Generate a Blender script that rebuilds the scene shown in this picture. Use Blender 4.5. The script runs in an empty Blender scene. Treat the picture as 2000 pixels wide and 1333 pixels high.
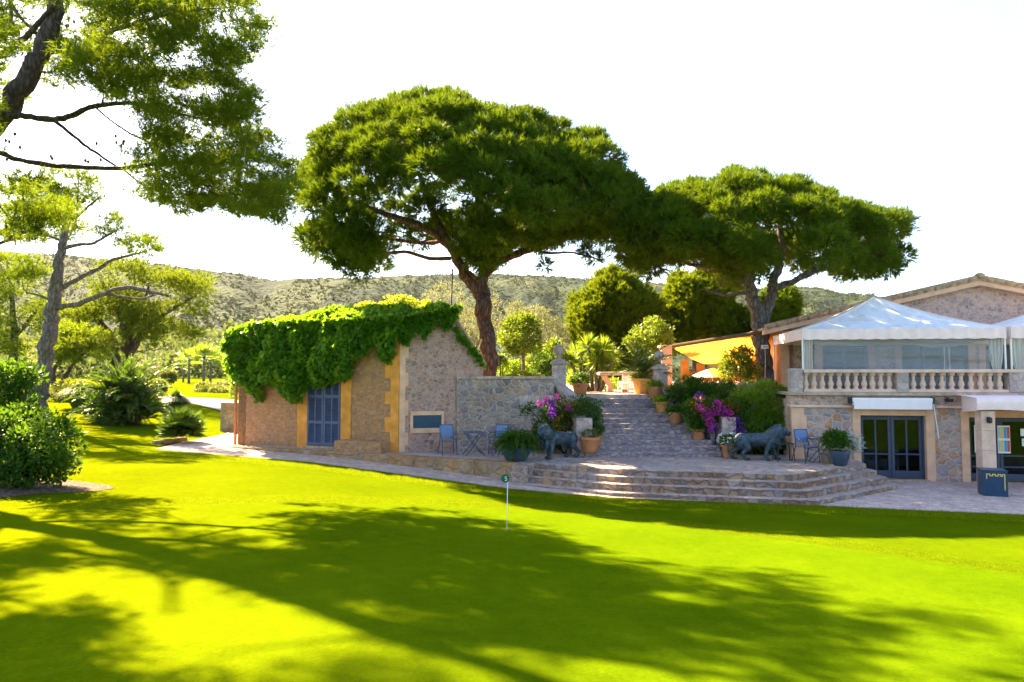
import bpy, bmesh, math, random
import numpy as np
from mathutils import Vector, Matrix
random.seed(7)
RNG = np.random.default_rng(11)
SC = bpy.context.scene
COL = SC.collection
PI = math.pi
# ------------------------------------------------------------------ camera frame
E = 3.1                      # eye height above the forecourt
FP = 1333.33                 # focal length in photo pixels (24 mm)
PITCH = math.atan(68.5 / FP)
CP, SP = math.cos(PITCH), math.sin(PITCH)
def ray(px, py):
    dx = (px - 1000) / FP; dz = -(py - 666.5) / FP
    return np.array([dx, CP - dz * SP, SP + dz * CP])
def W(px, py, Y):            # the point seen at a pixel, Y metres ahead
    d = ray(px, py); d = d * (Y / d[1])
    return np.array([d[0], d[1], d[2] + E])
def HZ(px, py, z):           # ... on a level plane
    d = ray(px, py); t = (z - E) / d[2]
    return np.array([d[0] * t, d[1] * t, z])
def HP(px, py, p0, n):       # ... on an upright plane through p0
    d = ray(px, py); o = np.array([0, 0, E])
    t = ((np.array([p0[0], p0[1], 0]) - o) @ np.array([n[0], n[1], 0])) / (d @ np.array([n[0], n[1], 0]))
    return o + d * t
# ------------------------------------------------------------------ noise
def fbm(x, y, seed=0, octs=4, gain=.5):
    x = np.asarray(x, float); y = np.asarray(y, float)
    out = np.zeros(np.broadcast(x, y).shape); a = 1.; s = 1.; tot = 0
    for o in range(octs):
        tab = np.random.default_rng(seed * 31 + o).random((64, 64)) * 2 - 1
        xi = np.floor(x * s).astype(int); yi = np.floor(y * s).astype(int)
        fx = x * s - xi; fy = y * s - yi
        fx = fx * fx * (3 - 2 * fx); fy = fy * fy * (3 - 2 * fy)
        g = lambda i, j: tab[(xi + i) % 64, (yi + j) % 64]
        out = out + a * ((g(0,0)*(1-fx) + g(1,0)*fx)*(1-fy) + (g(0,1)*(1-fx) + g(1,1)*fx)*fy)
        tot += a; a *= gain; s *= 2.03
    return out / tot
def S(t):
    t = np.clip(t, 0, 1); return t * t * (3 - 2 * t)
# ------------------------------------------------------------------ ground heights
EX = [-400,-60,-40,-15,-11.5,-9,-6.3,-2.9,0,2.57,6.9,11.4,16,40,400]
EY = [40,34,32,25,22.8,21.9,20.9,19.3,18.06,17.15,16.4,15.2,14,12,12]
EZ = [.9,.9,.9,.75,.62,.55,.48,.3,.12,.05,.02,.02,.02,.02,.02]
def edge_y(x): return np.interp(x, EX, EY)
def g(x, y):
    x = np.asarray(x, float); y = np.asarray(y, float)
    Ye = edge_y(x); ze = np.interp(x, EX, EZ)
    t = np.clip(y / Ye, 0, 1)
    z = 1.35 + (ze - 1.35) * t
    z = z + .95 * S((-x - 11.5) / 11) * S((y - 20) / 13)
    z = z + S((y - 42) / 120) * .9 * S((-x) / 30)
    return z
def HG(px, py):
    d = ray(px, py); lo = None
    for t in np.linspace(2, 160, 4000):
        p = d * t; 
        if p[2] + E < g(p[0], p[1]): 
            return np.array([p[0], p[1], float(g(p[0], p[1]))])
    return d * 160
# ------------------------------------------------------------------ mesh builder
def root_matrix(o):
    m = Matrix.Identity(4)
    while o is not None:
        m = Matrix.LocRotScale(o.location, o.rotation_euler, o.scale) @ m
        o = o.parent
    return m
def link(o, parent=None):
    COL.objects.link(o)
    if parent is not None: o.parent = parent
    return o
class MB:
    def __init__(s): s.v = []; s.f = []
    def add(s, vs, fs):
        n = len(s.v); s.v += [tuple(map(float, p)) for p in vs]; s.f += [tuple(i + n for i in f) for f in fs]; return s
    def bx(s, x0, x1, y0, y1, z0, z1):
        return s.add([(x0,y0,z0),(x1,y0,z0),(x1,y1,z0),(x0,y1,z0),(x0,y0,z1),(x1,y0,z1),(x1,y1,z1),(x0,y1,z1)],
                     [(3,2,1,0),(4,5,6,7),(0,1,5,4),(1,2,6,5),(2,3,7,6),(3,0,4,7)])
    def box(s, c, size, rz=0, rx=0, ry=0):
        m = Matrix.Rotation(rz,3,'Z') @ Matrix.Rotation(ry,3,'Y') @ Matrix.Rotation(rx,3,'X')
        vs = []
        for dz in (-.5,.5):
            for dx, dy in ((-.5,-.5),(.5,-.5),(.5,.5),(-.5,.5)):
                vs.append(Vector(c) + m @ Vector((dx*size[0], dy*size[1], dz*size[2])))
        return s.add(vs, [(3,2,1,0),(4,5,6,7),(0,1,5,4),(1,2,6,5),(2,3,7,6),(3,0,4,7)])
    def prism(s, poly, z0, z1):
        n = len(poly)
        if sum(poly[i][0]*poly[(i+1)%n][1]-poly[(i+1)%n][0]*poly[i][1] for i in range(n)) < 0: poly = poly[::-1]
        vs = [(p[0],p[1],z0) for p in poly] + [(p[0],p[1],z1) for p in poly]
        return s.add(vs, [tuple(range(n-1,-1,-1)), tuple(range(n,2*n))] + [(i,(i+1)%n,(i+1)%n+n,i+n) for i in range(n)])
    def ext(s, poly, vec):      # closed 3-D polygon pushed along vec
        n = len(poly); vec = np.array(vec)
        vs = [np.array(p) for p in poly] + [np.array(p) + vec for p in poly]
        return s.add(vs, [tuple(range(n)), tuple(range(2*n-1,n-1,-1))] + [(i,i+n,(i+1)%n+n,(i+1)%n) for i in range(n)])
    def tube(s, pts, rad, n=8):
        pts = [Vector(tuple(map(float, p))) for p in pts]
        if not hasattr(rad, '__len__'): rad = [rad]*len(pts)
        base = len(s.v); up = None
        for i, p in enumerate(pts):
            t = (pts[min(i+1,len(pts)-1)] - pts[max(i-1,0)])
            if t.length < 1e-9: t = Vector((0,0,1))
            t.normalize()
            if up is None: up = t.orthogonal().normalized()
            up = up - t * up.dot(t)
            if up.length < 1e-6: up = t.orthogonal()
            up.normalize(); w = t.cross(up)
            for k in range(n):
                a = 2*PI*k/n; q = p + (up*math.cos(a) + w*math.sin(a))*rad[i]
                s.v.append((q.x,q.y,q.z))
        m = len(pts)
        for i in range(m-1):
            for k in range(n):
                a = base+i*n+k; b = base+i*n+(k+1)%n
                s.f.append((a,b,b+n,a+n))
        s.f.append(tuple(base+k for k in range(n-1,-1,-1)))
        s.f.append(tuple(base+(m-1)*n+k for k in range(n)))
        return s
    def lathe(s, prof, c=(0,0,0), n=20):
        base = len(s.v)
        for r, z in prof:
            for k in range(n):
                a = 2*PI*k/n; s.v.append((c[0]+r*math.cos(a), c[1]+r*math.sin(a), c[2]+z))
        for i in range(len(prof)-1):
            for k in range(n):
                a = base+i*n+k; b = base+i*n+(k+1)%n
                s.f.append((a,b,b+n,a+n))
        s.f.append(tuple(base+k for k in range(n-1,-1,-1)))
        s.f.append(tuple(base+(len(prof)-1)*n+k for k in range(n)))
        return s
    def ell(s, c, r, n=12, m=None):
        if not hasattr(r,'__len__'): r = (r,r,r)
        base = len(s.v); h = n//2
        def put(x,y,z):
            p = Vector((x*r[0],y*r[1],z*r[2]))
            if m is not None: p = m @ p
            s.v.append((c[0]+p.x,c[1]+p.y,c[2]+p.z))
        put(0,0,-1)
        for i in range(1,h):
            th = -PI/2 + PI*i/h
            for k in range(n):
                a = 2*PI*k/n; put(math.cos(th)*math.cos(a), math.cos(th)*math.sin(a), math.sin(th))
        put(0,0,1)
        for k in range(n): s.f.append((base, base+1+(k+1)%n, base+1+k))
        for i in range(h-2):
            for k in range(n):
                a = base+1+i*n+k; b = base+1+i*n+(k+1)%n
                s.f.append((a,b,b+n,a+n))
        top = base+1+(h-1)*n
        for k in range(n): s.f.append((top, top-n+k, top-n+(k+1)%n))
        return s
    def cap(s, p0, p1, r0, r1, n=12):
        s.tube([p0,p1],[r0,r1],n); s.ell(p0,r0,n); s.ell(p1,r1,n); return s
    def build(s, name, mat, parent=None, smooth=False, bevel=0, local=False, seg=2):
        me = bpy.data.meshes.new(name)
        vs = s.v
        if parent is not None and not local:
            inv = root_matrix(parent).inverted()
            vs = [tuple(inv @ Vector(p)) for p in vs]
        me.from_pydata(vs, [], s.f); me.update()
        if mat is not None: me.materials.append(mat)
        if smooth: me.polygons.foreach_set('use_smooth', [True]*len(me.polygons))
        o = bpy.data.objects.new(name, me); link(o, parent)
        if bevel:
            b = o.modifiers.new('bevel','BEVEL'); b.width = bevel; b.segments = seg; b.limit_method = 'ANGLE'; b.angle_limit = math.radians(40)
        return o
def thing(name, label, cat, loc=(0,0,0), rz=0, group=None):
    o = bpy.data.objects.new(name, None); o.empty_display_size = .2
    COL.objects.link(o); o.location = tuple(map(float, loc)); o.rotation_euler = (0,0,rz)
    return tag(o, label, cat, group)
def tag(o, label, cat, group=None):
    o['label'] = label; o['category'] = cat
    if group: o['group'] = group
    return o
def struct(o, label=None): 
    o['kind'] = 'structure'
    return o
def copy_tree(o, parent=None):
    c = o.copy(); COL.objects.link(c)
    c.parent = parent
    for ch in list(o.children): copy_tree(ch, c)
    return c
def raw_mesh(name, V, sizes, mat, parent=None, smooth=False):
    """V: stacked vertices, faces are consecutive runs of `sizes` vertices each"""
    V = np.asarray(V, np.float32).reshape(-1,3)
    if parent is not None:
        inv = np.array(root_matrix(parent).inverted()); V = V @ inv[:3,:3].T + inv[:3,3]
    n = len(V); nf = n // sizes
    me = bpy.data.meshes.new(name)
    me.vertices.add(n); me.vertices.foreach_set('co', V.astype(np.float32).ravel())
    me.loops.add(n); me.loops.foreach_set('vertex_index', np.arange(n, dtype=np.int32))
    me.polygons.add(nf); me.polygons.foreach_set('loop_start', np.arange(0,n,sizes,dtype=np.int32))
    me.polygons.foreach_set('loop_total', np.full(nf,sizes,dtype=np.int32))
    me.update(calc_edges=True); me.validate()
    me.materials.append(mat)
    o = bpy.data.objects.new(name, me)
    return link(o, parent)
def grid_mesh(name, X, Y, Z, mat, smooth=True):
    r, c = X.shape
    V = np.stack([X,Y,Z],-1).reshape(-1,3)
    i = np.arange(r*c).reshape(r,c)
    Fq = np.stack([i[:-1,:-1],i[:-1,1:],i[1:,1:],i[1:,:-1]],-1).reshape(-1,4)
    me = bpy.data.meshes.new(name); me.from_pydata(V.tolist(), [], Fq.tolist()); me.update()
    me.materials.append(mat)
    if smooth: me.polygons.foreach_set('use_smooth',[True]*len(me.polygons))
    return link(bpy.data.objects.new(name, me))
# ------------------------------------------------------------------ materials
class NT:
    def __init__(s, name):
        s.m = bpy.data.materials.new(name); s.m.use_nodes = True; s.t = s.m.node_tree
        s.t.nodes.clear(); s.out = s.n('ShaderNodeOutputMaterial')
    def n(s, kind, **kw):
        nd = s.t.nodes.new(kind)
        for k, v in kw.items():
            if hasattr(nd, k): setattr(nd, k, v)
        return nd
    def l(s, a, b): s.t.links.new(a, b)
    def coord(s, scale=(1,1,1), rot=(0,0,0), which='Object'):
        tc = s.n('ShaderNodeTexCoord'); mp = s.n('ShaderNodeMapping')
        mp.inputs['Scale'].default_value = scale; mp.inputs['Rotation'].default_value = rot
        s.l(tc.outputs[which], mp.inputs['Vector']); return mp.outputs['Vector']
    def noise(s, vec, scale, detail=4, rough=.55, dist=0):
        t = s.n('ShaderNodeTexNoise'); t.inputs['Scale'].default_value = scale; t.inputs['Detail'].default_value = detail
        t.inputs['Roughness'].default_value = rough; t.inputs['Distortion'].default_value = dist
        if vec is not None: s.l(vec, t.inputs['Vector'])
        return t
    def ramp(s, fac, stops, interp='LINEAR'):
        r = s.n('ShaderNodeValToRGB'); r.color_ramp.interpolation = interp
        el = r.color_ramp.elements
        while len(el) > 1: el.remove(el[-1])
        el[0].position = stops[0][0]; el[0].color = (*stops[0][1],1)
        for p, c in stops[1:]:
            e = el.new(p); e.color = (*c,1)
        s.l(fac, r.inputs['Fac']); return r.outputs['Color']
    def mix(s, fac, a, b, mode='MIX'):
        m = s.n('ShaderNodeMix', data_type='RGBA', blend_type=mode)
        for sock, val in ((m.inputs[0],fac),(m.inputs[6],a),(m.inputs[7],b)):
            if hasattr(val,'links'): s.l(val, sock)
            elif hasattr(val,'__len__'): sock.default_value = (*val,1) if len(val)==3 else val
            else: sock.default_value = val
        return m.outputs[2]
    def math(s, op, a, b=0., clamp=False):
        m = s.n('ShaderNodeMath', operation=op); m.use_clamp = clamp
        for sock, val in ((m.inputs[0],a),(m.inputs[1],b)):
            if hasattr(val,'links'): s.l(val, sock)
            else: sock.default_value = val
        return m.outputs[0]
    def bump(s, h, strength=.4, dist=.02):
        b = s.n('ShaderNodeBump'); b.inputs['Strength'].default_value = strength; b.inputs['Distance'].default_value = dist
        s.l(h, b.inputs['Height']); return b.outputs['Normal']
    def pbr(s, col, rough=.8, metal=0, spec=.3, normal=None):
        p = s.n('ShaderNodeBsdfPrincipled')
        if hasattr(col,'links'): s.l(col, p.inputs['Base Color'])
        else: p.inputs['Base Color'].default_value = (*col,1)
        if hasattr(rough,'links'): s.l(rough, p.inputs['Roughness'])
        else: p.inputs['Roughness'].default_value = rough
        p.inputs['Metallic'].default_value = metal; p.inputs['Specular IOR Level'].default_value = spec
        if normal is not None: s.l(normal, p.inputs['Normal'])
        return p
    def done(s, shader): 
        s.l(shader if not hasattr(shader,'outputs') else shader.outputs[0], s.out.inputs['Surface']); return s.m
def plain(name, col, rough=.7, metal=0, var=.25, scale=6, bump=.15, spec=.3, bscale=60):
    t = NT(name); v = t.coord()
    a = t.noise(v, scale, 5).outputs['Fac']
    c0 = tuple(x*(1-var) for x in col); c1 = tuple(min(1,x*(1+var)) for x in col)
    c = t.ramp(a, [(.3,c0),(.7,c1)])
    nb = t.bump(t.noise(v, bscale, 4).outputs['Fac'], bump, .01)
    return t.done(t.pbr(c, rough, metal, spec, nb))
def stone(name, scale, cols, mortar, mw=.06, bump=.6, squash=(1,1,1), grain=18, rnd=.95, wobble=.12, stain=None, tread=None):
    t = NT(name); v = t.coord((scale*squash[0],scale*squash[1],scale*squash[2]))
    wn = t.noise(v, 1.1, 6, .72)
    vm = t.n('ShaderNodeVectorMath', operation='MULTIPLY_ADD'); t.l(wn.outputs['Color'], vm.inputs[0])
    vm.inputs[1].default_value = (wobble*5,)*3; t.l(v, vm.inputs[2]); v2 = vm.outputs[0]
    a = t.n('ShaderNodeTexVoronoi'); a.inputs['Scale'].default_value = 1; a.inputs['Randomness'].default_value = rnd; t.l(v2, a.inputs['Vector'])
    b = t.n('ShaderNodeTexVoronoi', feature='DISTANCE_TO_EDGE'); b.inputs['Scale'].default_value = 1; b.inputs['Randomness'].default_value = rnd; t.l(v2, b.inputs['Vector'])
    sep = t.n('ShaderNodeSeparateColor'); t.l(a.outputs['Color'], sep.inputs[0])
    n = len(cols)
    c = t.ramp(sep.outputs[0], [((i+.5)/n, cols[i]) for i in range(n)])
    gr = t.noise(v, grain*.5, 6, .65).outputs['Fac']
    c = t.mix(.75, c, t.ramp(gr, [(.25,(.60,.57,.58)),(.75,(1.5,1.42,1.42))]), 'MULTIPLY')
    mwn = t.math('MULTIPLY', t.noise(v, .7, 4, .7).outputs['Fac'], mw*3.4)
    pit = t.noise(v, 3.4, 4, .7).outputs['Fac']  # small pits as dark specks, the shade in them painted as colour
    c = t.mix(t.math('MULTIPLY', t.math('SUBTRACT', pit, .60, True), 9., True), c, tuple(x*.28 for x in cols[-1]))
    mask = t.math('SUBTRACT', 1, t.math('DIVIDE', b.outputs['Distance'], t.math('MAXIMUM', t.math('SUBTRACT', mwn, mw*.9), .012), True), True)
    blot = t.noise(v, .55, 5, .7).outputs['Fac']
    c = t.mix(.8, c, t.ramp(blot, [(.32,(.62,.60,.62)),(.52,(1,1,1)),(.70,(1.25,1.18,1.05))]), 'MULTIPLY')
    mc = t.mix(.5, mortar, t.ramp(gr, [(.3,(.6,.6,.6)),(.7,(1.1,1.1,1.1))]), 'MULTIPLY')
    c = t.mix(mask, c, mc)
    if stain:
        big = t.noise(t.coord((.5,.5,.5)), 1.3, 5, .6).outputs['Fac']
        c = t.mix(t.math('MULTIPLY', t.math('SUBTRACT', big, .42, True), 3.0, True), c, stain, 'MULTIPLY')
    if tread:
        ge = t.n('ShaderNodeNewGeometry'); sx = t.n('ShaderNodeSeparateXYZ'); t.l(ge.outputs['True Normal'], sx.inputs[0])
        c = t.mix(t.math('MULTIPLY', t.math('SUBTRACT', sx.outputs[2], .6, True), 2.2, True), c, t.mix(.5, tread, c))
    h = t.math('ADD', t.math('MULTIPLY', t.math('DIVIDE', b.outputs['Distance'], mw*2.2, True), 1.), t.math('MULTIPLY', gr, .7))
    return t.done(t.pbr(c, .9, 0, .15, t.bump(h, bump, .05)))
def leafmat(name, c1, c2, tcol, tmix=.4, rough=.5, spec=.25, patch=.5):
    t = NT(name); ge = t.n('ShaderNodeNewGeometry')
    dry = (min(1,c2[0]*2.2+.02), c2[1]*.85, c2[2])
    c = t.ramp(ge.outputs['Random Per Island'], [(0,c1),(.90,c2),(.95,c2),(.98,dry)])
    pn = t.noise(t.coord(), patch, 2).outputs['Fac']
    c = t.mix(.45, c, t.ramp(pn, [(.35,(.55,.65,.7)),(.65,(1.25,1.12,.8))]), 'MULTIPLY')
    p = t.pbr(c, rough, 0, spec)
    tr = t.n('ShaderNodeBsdfTranslucent')
    tc = t.mix(.35, tcol, t.ramp(ge.outputs['Random Per Island'], [(0,(.6,.6,.6)),(1,(1.2,1.2,1.2))]), 'MULTIPLY')
    t.l(tc, tr.inputs['Color'])
    mx = t.n('ShaderNodeMixShader'); mx.inputs[0].default_value = tmix
    t.l(p.outputs[0], mx.inputs[1]); t.l(tr.outputs[0], mx.inputs[2])
    return t.done(mx)
# ------------------------------------------------------------------ palette
M = {}
M['rubble_ochre'] = stone('rubble_ochre', 9.5, [(.50,.25,.11),(.56,.31,.15),(.42,.24,.14),(.60,.37,.20),(.34,.21,.16),(.54,.26,.11)], (.58,.34,.17), .10, .7, (1,1,1.7), wobble=.2)
M['rubble_pink'] = stone('rubble_pink', 7.2, [(.49,.31,.25),(.42,.27,.22),(.35,.24,.23),(.54,.36,.29),(.26,.18,.17),(.50,.27,.19)], (.60,.41,.33), .16, .7, (1,1,1.25), wobble=.22)
M['rubble_grey'] = stone('rubble_grey', 4.2, [(.33,.28,.27),(.42,.32,.25),(.23,.21,.24),(.47,.36,.28),(.29,.25,.26),(.42,.29,.21)], (.62,.50,.45), .10, .7, (1,1,1.25), wobble=.16, stain=(.6,.55,.45))
M['rubble_house'] = stone('rubble_house', 3.8, [(.46,.30,.20),(.37,.31,.31),(.52,.36,.27),(.31,.28,.31),(.50,.26,.14),(.45,.38,.36)], (.58,.47,.42), .11, .7, (1,1,1.15), wobble=.16)
M['gable_house'] = stone('gable_house', 6.5, [(.56,.38,.30),(.62,.42,.33),(.47,.33,.27),(.36,.27,.24)], (.68,.48,.39), .14, .6, (1,1,1.3), wobble=.2)
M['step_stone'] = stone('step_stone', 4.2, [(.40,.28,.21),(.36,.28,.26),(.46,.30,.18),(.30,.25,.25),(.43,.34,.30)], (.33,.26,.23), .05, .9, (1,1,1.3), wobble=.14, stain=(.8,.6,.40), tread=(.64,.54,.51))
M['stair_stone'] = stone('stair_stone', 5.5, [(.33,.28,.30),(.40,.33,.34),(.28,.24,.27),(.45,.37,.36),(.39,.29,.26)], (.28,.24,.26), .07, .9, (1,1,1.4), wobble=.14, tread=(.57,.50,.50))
M['paving'] = stone('paving', 5.0, [(.48,.38,.34),(.53,.41,.36),(.42,.34,.32),(.55,.44,.39)], (.37,.29,.27), .10, .5, (1,1,.3), wobble=.12)
M['kerb'] = stone('kerb', 3.0, [(.42,.26,.13),(.46,.32,.18),(.36,.26,.17),(.40,.31,.22)], (.36,.28,.2), .07, .8, (1,1,1.2), stain=(.8,.6,.4))
M['plaster'] = plain('plaster', (.66,.27,.05), .9, 0, .30, 2.2, .4)
M['dressed'] = plain('dressed', (.68,.40,.26), .85, 0, .16, 3, .35)
M['dressed_pale'] = plain('dressed_pale', (.66,.45,.35), .85, 0, .2, 3, .4)
M['old_stone'] = stone('old_stone', 5, [(.50,.41,.38),(.57,.46,.42),(.43,.36,.34)], (.48,.39,.36), .05, .6, stain=(.6,.56,.5))
M['coping'] = plain('coping', (.42,.31,.25), .9, 0, .3, 5, .6)
M['shutter'] = plain('shutter', (.075,.095,.18), .55, 0, .12, 4, .1)
M['doorblue'] = plain('doorblue', (.045,.06,.10), .45, 0, .15, 4, .05)
M['plaque'] = plain('plaque', (.02,.055,.10), .45, 0, .25, 14, .1)
M['terracotta'] = plain('terracotta', (.46,.19,.08), .85, 0, .25, 7, .3)
M['terra_yellow'] = plain('terra_yellow', (.55,.27,.07), .85, 0, .25, 7, .3)
M['soil'] = plain('soil', (.10,.065,.045), 1, 0, .5, 18, 1.0)
M['mulch'] = stone('mulch', 16, [(.20,.12,.08),(.28,.19,.13),(.12,.08,.06),(.34,.25,.19)], (.07,.05,.035), .1, 1.0)
M['bluemetal'] = plain('bluemetal', (.07,.105,.17), .45, .2, .15, 10, .05)
M['chairmesh'] = plain('chairmesh', (.13,.20,.36), .6, 0, .12, 20, .2)
M['iron'] = plain('iron', (.035,.035,.045), .5, .3, .2, 10, .1)
M['bowl'] = plain('bowl', (.035,.055,.09), .4, 0, .2, 6, .1)
M['pot_taupe'] = plain('pot_taupe', (.25,.19,.15), .7, 0, .2, 6, .1)
M['bin'] = plain('bin', (.018,.05,.10), .38, 0, .12, 5, .03)
M['gold'] = plain('gold', (.75,.55,.15), .4, .3, .05, 5, 0)
M['white'] = plain('white', (.84,.74,.77), .6, 0, .04, 5, .05)
M['canvas'] = plain('canvas', (.84,.64,.62), .85, 0, .08, 4, .15)
M['white_metal'] = plain('white_metal', (.75,.75,.76), .4, 0, .05, 5, .02)
M['wood_dark'] = plain('wood_dark', (.12,.07,.04), .8, 0, .3, 12, .3)
M['tile'] = plain('tile', (.40,.26,.16), .9, 0, .4, 7, .5)
M['flaggreen'] = plain('flaggreen', (.015,.11,.06), .45, 0, .08, 5, .02)
M['flagwhite'] = plain('flagwhite', (.85,.85,.85), .45, 0, .02, 5, .0)
M['black'] = plain('black', (.012,.012,.012), .7, 0, .1, 5, .0)
M['cable'] = plain('cable', (.25,.25,.26), .6, 0, .1, 5, .0)
M['poster_white'] = plain('poster_white', (.72,.74,.75), .5, 0, .02, 5, 0)
M['p_blue'] = plain('p_blue', (.05,.30,.60), .5, 0, .02, 5, 0)
M['p_red'] = plain('p_red', (.55,.07,.05), .5, 0, .02, 5, 0)
M['p_yellow'] = plain('p_yellow', (.62,.48,.10), .5, 0, .02, 5, 0)
M['p_grey'] = plain('p_grey', (.42,.47,.50), .5, 0, .02, 5, 0)
M['p_ink'] = plain('p_ink', (.03,.03,.04), .5, 0, .02, 5, 0)
def bronze():
    t = NT('bronze'); v = t.coord()
    a = t.noise(v, 9, 6, .65).outputs['Fac']
    c = t.ramp(a, [(.28,(.014,.018,.024)),(.48,(.036,.06,.082)),(.72,(.085,.13,.16))])
    h = t.noise(v, 26, 4, .6, .6).outputs['Fac']
    return t.done(t.pbr(c, .5, .35, .4, t.bump(h, .7, .03)))
M['bronze'] = bronze()
def glass(name, tint, transp):
    t = NT(name)
    tr = t.n('ShaderNodeBsdfTransparent'); tr.inputs['Color'].default_value = (*tint,1)
    gl = t.n('ShaderNodeBsdfGlossy'); gl.inputs['Roughness'].default_value = .015; gl.inputs['Color'].default_value = (.7,.85,1,1)
    fr = t.n('ShaderNodeFresnel'); fr.inputs['IOR'].default_value = 1.32
    f = t.math('ADD', fr.outputs[0], 1-transp, True)
    mx = t.n('ShaderNodeMixShader'); t.l(f, mx.inputs[0]); t.l(tr.outputs[0], mx.inputs[1]); t.l(gl.outputs[0], mx.inputs[2])
    return t.done(mx)
M['glass'] = glass('glass', (.40,.45,.48), 1.)
def plastic():
    t = NT('clear_sheet'); v = t.coord((1,1,1))
    w = t.n('ShaderNodeTexWave', bands_direction='Z'); w.inputs['Scale'].default_value = 2.2; w.inputs['Distortion'].default_value = 5; w.inputs['Detail'].default_value = 3; w.inputs['Detail Scale'].default_value = .6
    t.l(t.coord((.25,.25,1)), w.inputs['Vector'])
    nb = t.bump(w.outputs['Fac'], .8, .05)
    tr = t.n('ShaderNodeBsdfTransparent'); tr.inputs['Color'].default_value = (.80,.83,.88,1)
    gl = t.n('ShaderNodeBsdfGlossy'); gl.inputs['Roughness'].default_value = .08; t.l(nb, gl.inputs['Normal'])
    df = t.n('ShaderNodeBsdfDiffuse'); df.inputs['Color'].default_value = (.62,.66,.72,1)
    fr = t.n('ShaderNodeFresnel'); fr.inputs['IOR'].default_value = 1.5; t.l(nb, fr.inputs['Normal'])
    m1 = t.n('ShaderNodeMixShader'); m1.inputs[0].default_value = .25; t.l(tr.outputs[0], m1.inputs[1]); t.l(df.outputs[0], m1.inputs[2])
    m2 = t.n('ShaderNodeMixShader'); t.l(fr.outputs[0], m2.inputs[0]); t.l(m1.outputs[0], m2.inputs[1]); t.l(gl.outputs[0], m2.inputs[2])
    return t.done(m2)
M['clear_sheet'] = plastic()
def fabric(name, col, tcol, tmix):
    t = NT(name); v = t.coord()
    a = t.noise(t.coord((1,1,.35)), 2.2, 6, .68, .6).outputs['Fac']
    c = t.ramp(a, [(.28,tuple(x*k for x,k in zip(col,(.74,.70,.62)))),(.5,tuple(x*.95 for x in col)),(.7,col)])
    d = t.n('ShaderNodeBsdfDiffuse'); t.l(c, d.inputs[0]); tr = t.n('ShaderNodeBsdfTranslucent'); tr.inputs[0].default_value = (*tcol,1)
    mx = t.n('ShaderNodeMixShader'); mx.inputs[0].default_value = tmix; t.l(d.outputs[0], mx.inputs[1]); t.l(tr.outputs[0], mx.inputs[2])
    return t.done(mx)
M['awning'] = fabric('awning', (.70,.40,.08), (.80,.40,.05), .55)
M['marquee'] = fabric('marquee', (.76,.77,.80), (.7,.7,.72), .12)
M['curtain'] = fabric('curtain', (.72,.69,.66), (.7,.68,.64), .3)
def bark(name, c1, c2, c3, sc=(6,6,1.6)):
    t = NT(name); v = t.coord(sc)
    wv = t.n('ShaderNodeVectorMath', operation='MULTIPLY_ADD'); t.l(t.noise(v, 1.2, 4, .6).outputs['Color'], wv.inputs[0]); wv.inputs[1].default_value = (.7,.7,.7); t.l(v, wv.inputs[2])
    a = t.n('ShaderNodeTexVoronoi', feature='DISTANCE_TO_EDGE'); a.inputs['Scale'].default_value = 1.5; t.l(wv.outputs[0], a.inputs['Vector'])
    b = t.noise(v, 2.6, 6, .7).outputs['Fac']
    h = t.math('ADD', t.math('MULTIPLY', t.math('MINIMUM', a.outputs['Distance'], .35), 1.1), b)
    c = t.ramp(h, [(.38,c1),(.62,c2),(.95,c3)])
    return t.done(t.pbr(c, .95, 0, .1, t.bump(h, .9, .06)))
M['bark_red'] = bark('bark_red', (.025,.015,.012), (.095,.055,.04), (.17,.11,.085))
M['bark_dark'] = bark('bark_dark', (.03,.024,.022), (.07,.052,.042), (.13,.10,.08))
M['bark_grey'] = bark('bark_grey', (.045,.038,.038), (.13,.11,.105), (.24,.20,.19))
M['pine'] = leafmat('pine', (.014,.050,.003), (.046,.105,.004), (.19,.28,.006), .31, .6, .06, .8)
M['pine_bright'] = leafmat('pine_bright', (.016,.05,.003), (.062,.115,.005), (.25,.32,.008), .34, .6, .06, .8)
M['aleppo'] = leafmat('aleppo', (.030,.066,.004), (.084,.122,.006), (.25,.35,.006), .38, .6, .06, .5)
M['pine_yellow'] = leafmat('pine_yellow', (.05,.085,.006), (.10,.15,.008), (.29,.38,.010), .38, .6, .06, .4)
M['ivy'] = leafmat('ivy', (.024,.115,.006), (.070,.205,.010), (.32,.55,.02), .36, .45, .25, 1.5)
M['shrub_dark'] = leafmat('shrub_dark', (.013,.052,.005), (.038,.11,.008), (.17,.32,.012), .3, .5, .18, 1.2)
M['shrub_light'] = leafmat('shrub_light', (.05,.14,.008), (.13,.24,.014), (.40,.56,.02), .4, .5, .3, 1.2)
M['olive'] = leafmat('olive', (.07,.085,.035), (.15,.165,.075), (.28,.29,.09), .35, .6, .2, .7)
M['citrus'] = leafmat('citrus', (.045,.09,.006), (.11,.17,.012), (.28,.38,.015), .33, .45, .25, 1)
M['yellow_shrub'] = leafmat('yellow_shrub', (.13,.16,.008), (.20,.25,.010), (.42,.50,.02), .45, .5, .3, 1)
M['palm'] = leafmat('palm', (.011,.042,.004), (.034,.085,.007), (.15,.26,.010), .30, .4, .4, 1)
M['yucca'] = leafmat('yucca', (.045,.12,.006), (.11,.20,.012), (.34,.45,.02), .4, .4, .4, 1)
M['grassy'] = leafmat('grassy', (.06,.10,.015), (.15,.18,.035), (.32,.34,.06), .35, .6, .2, 1)
M['silver'] = leafmat('silver', (.30,.36,.38), (.48,.54,.56), (.4,.45,.4), .2, .7, .1, 1)
M['far_leaf'] = leafmat('far_leaf', (.025,.06,.02), (.07,.10,.03), (.2,.25,.05), .25, .7, .1, .05)
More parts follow.
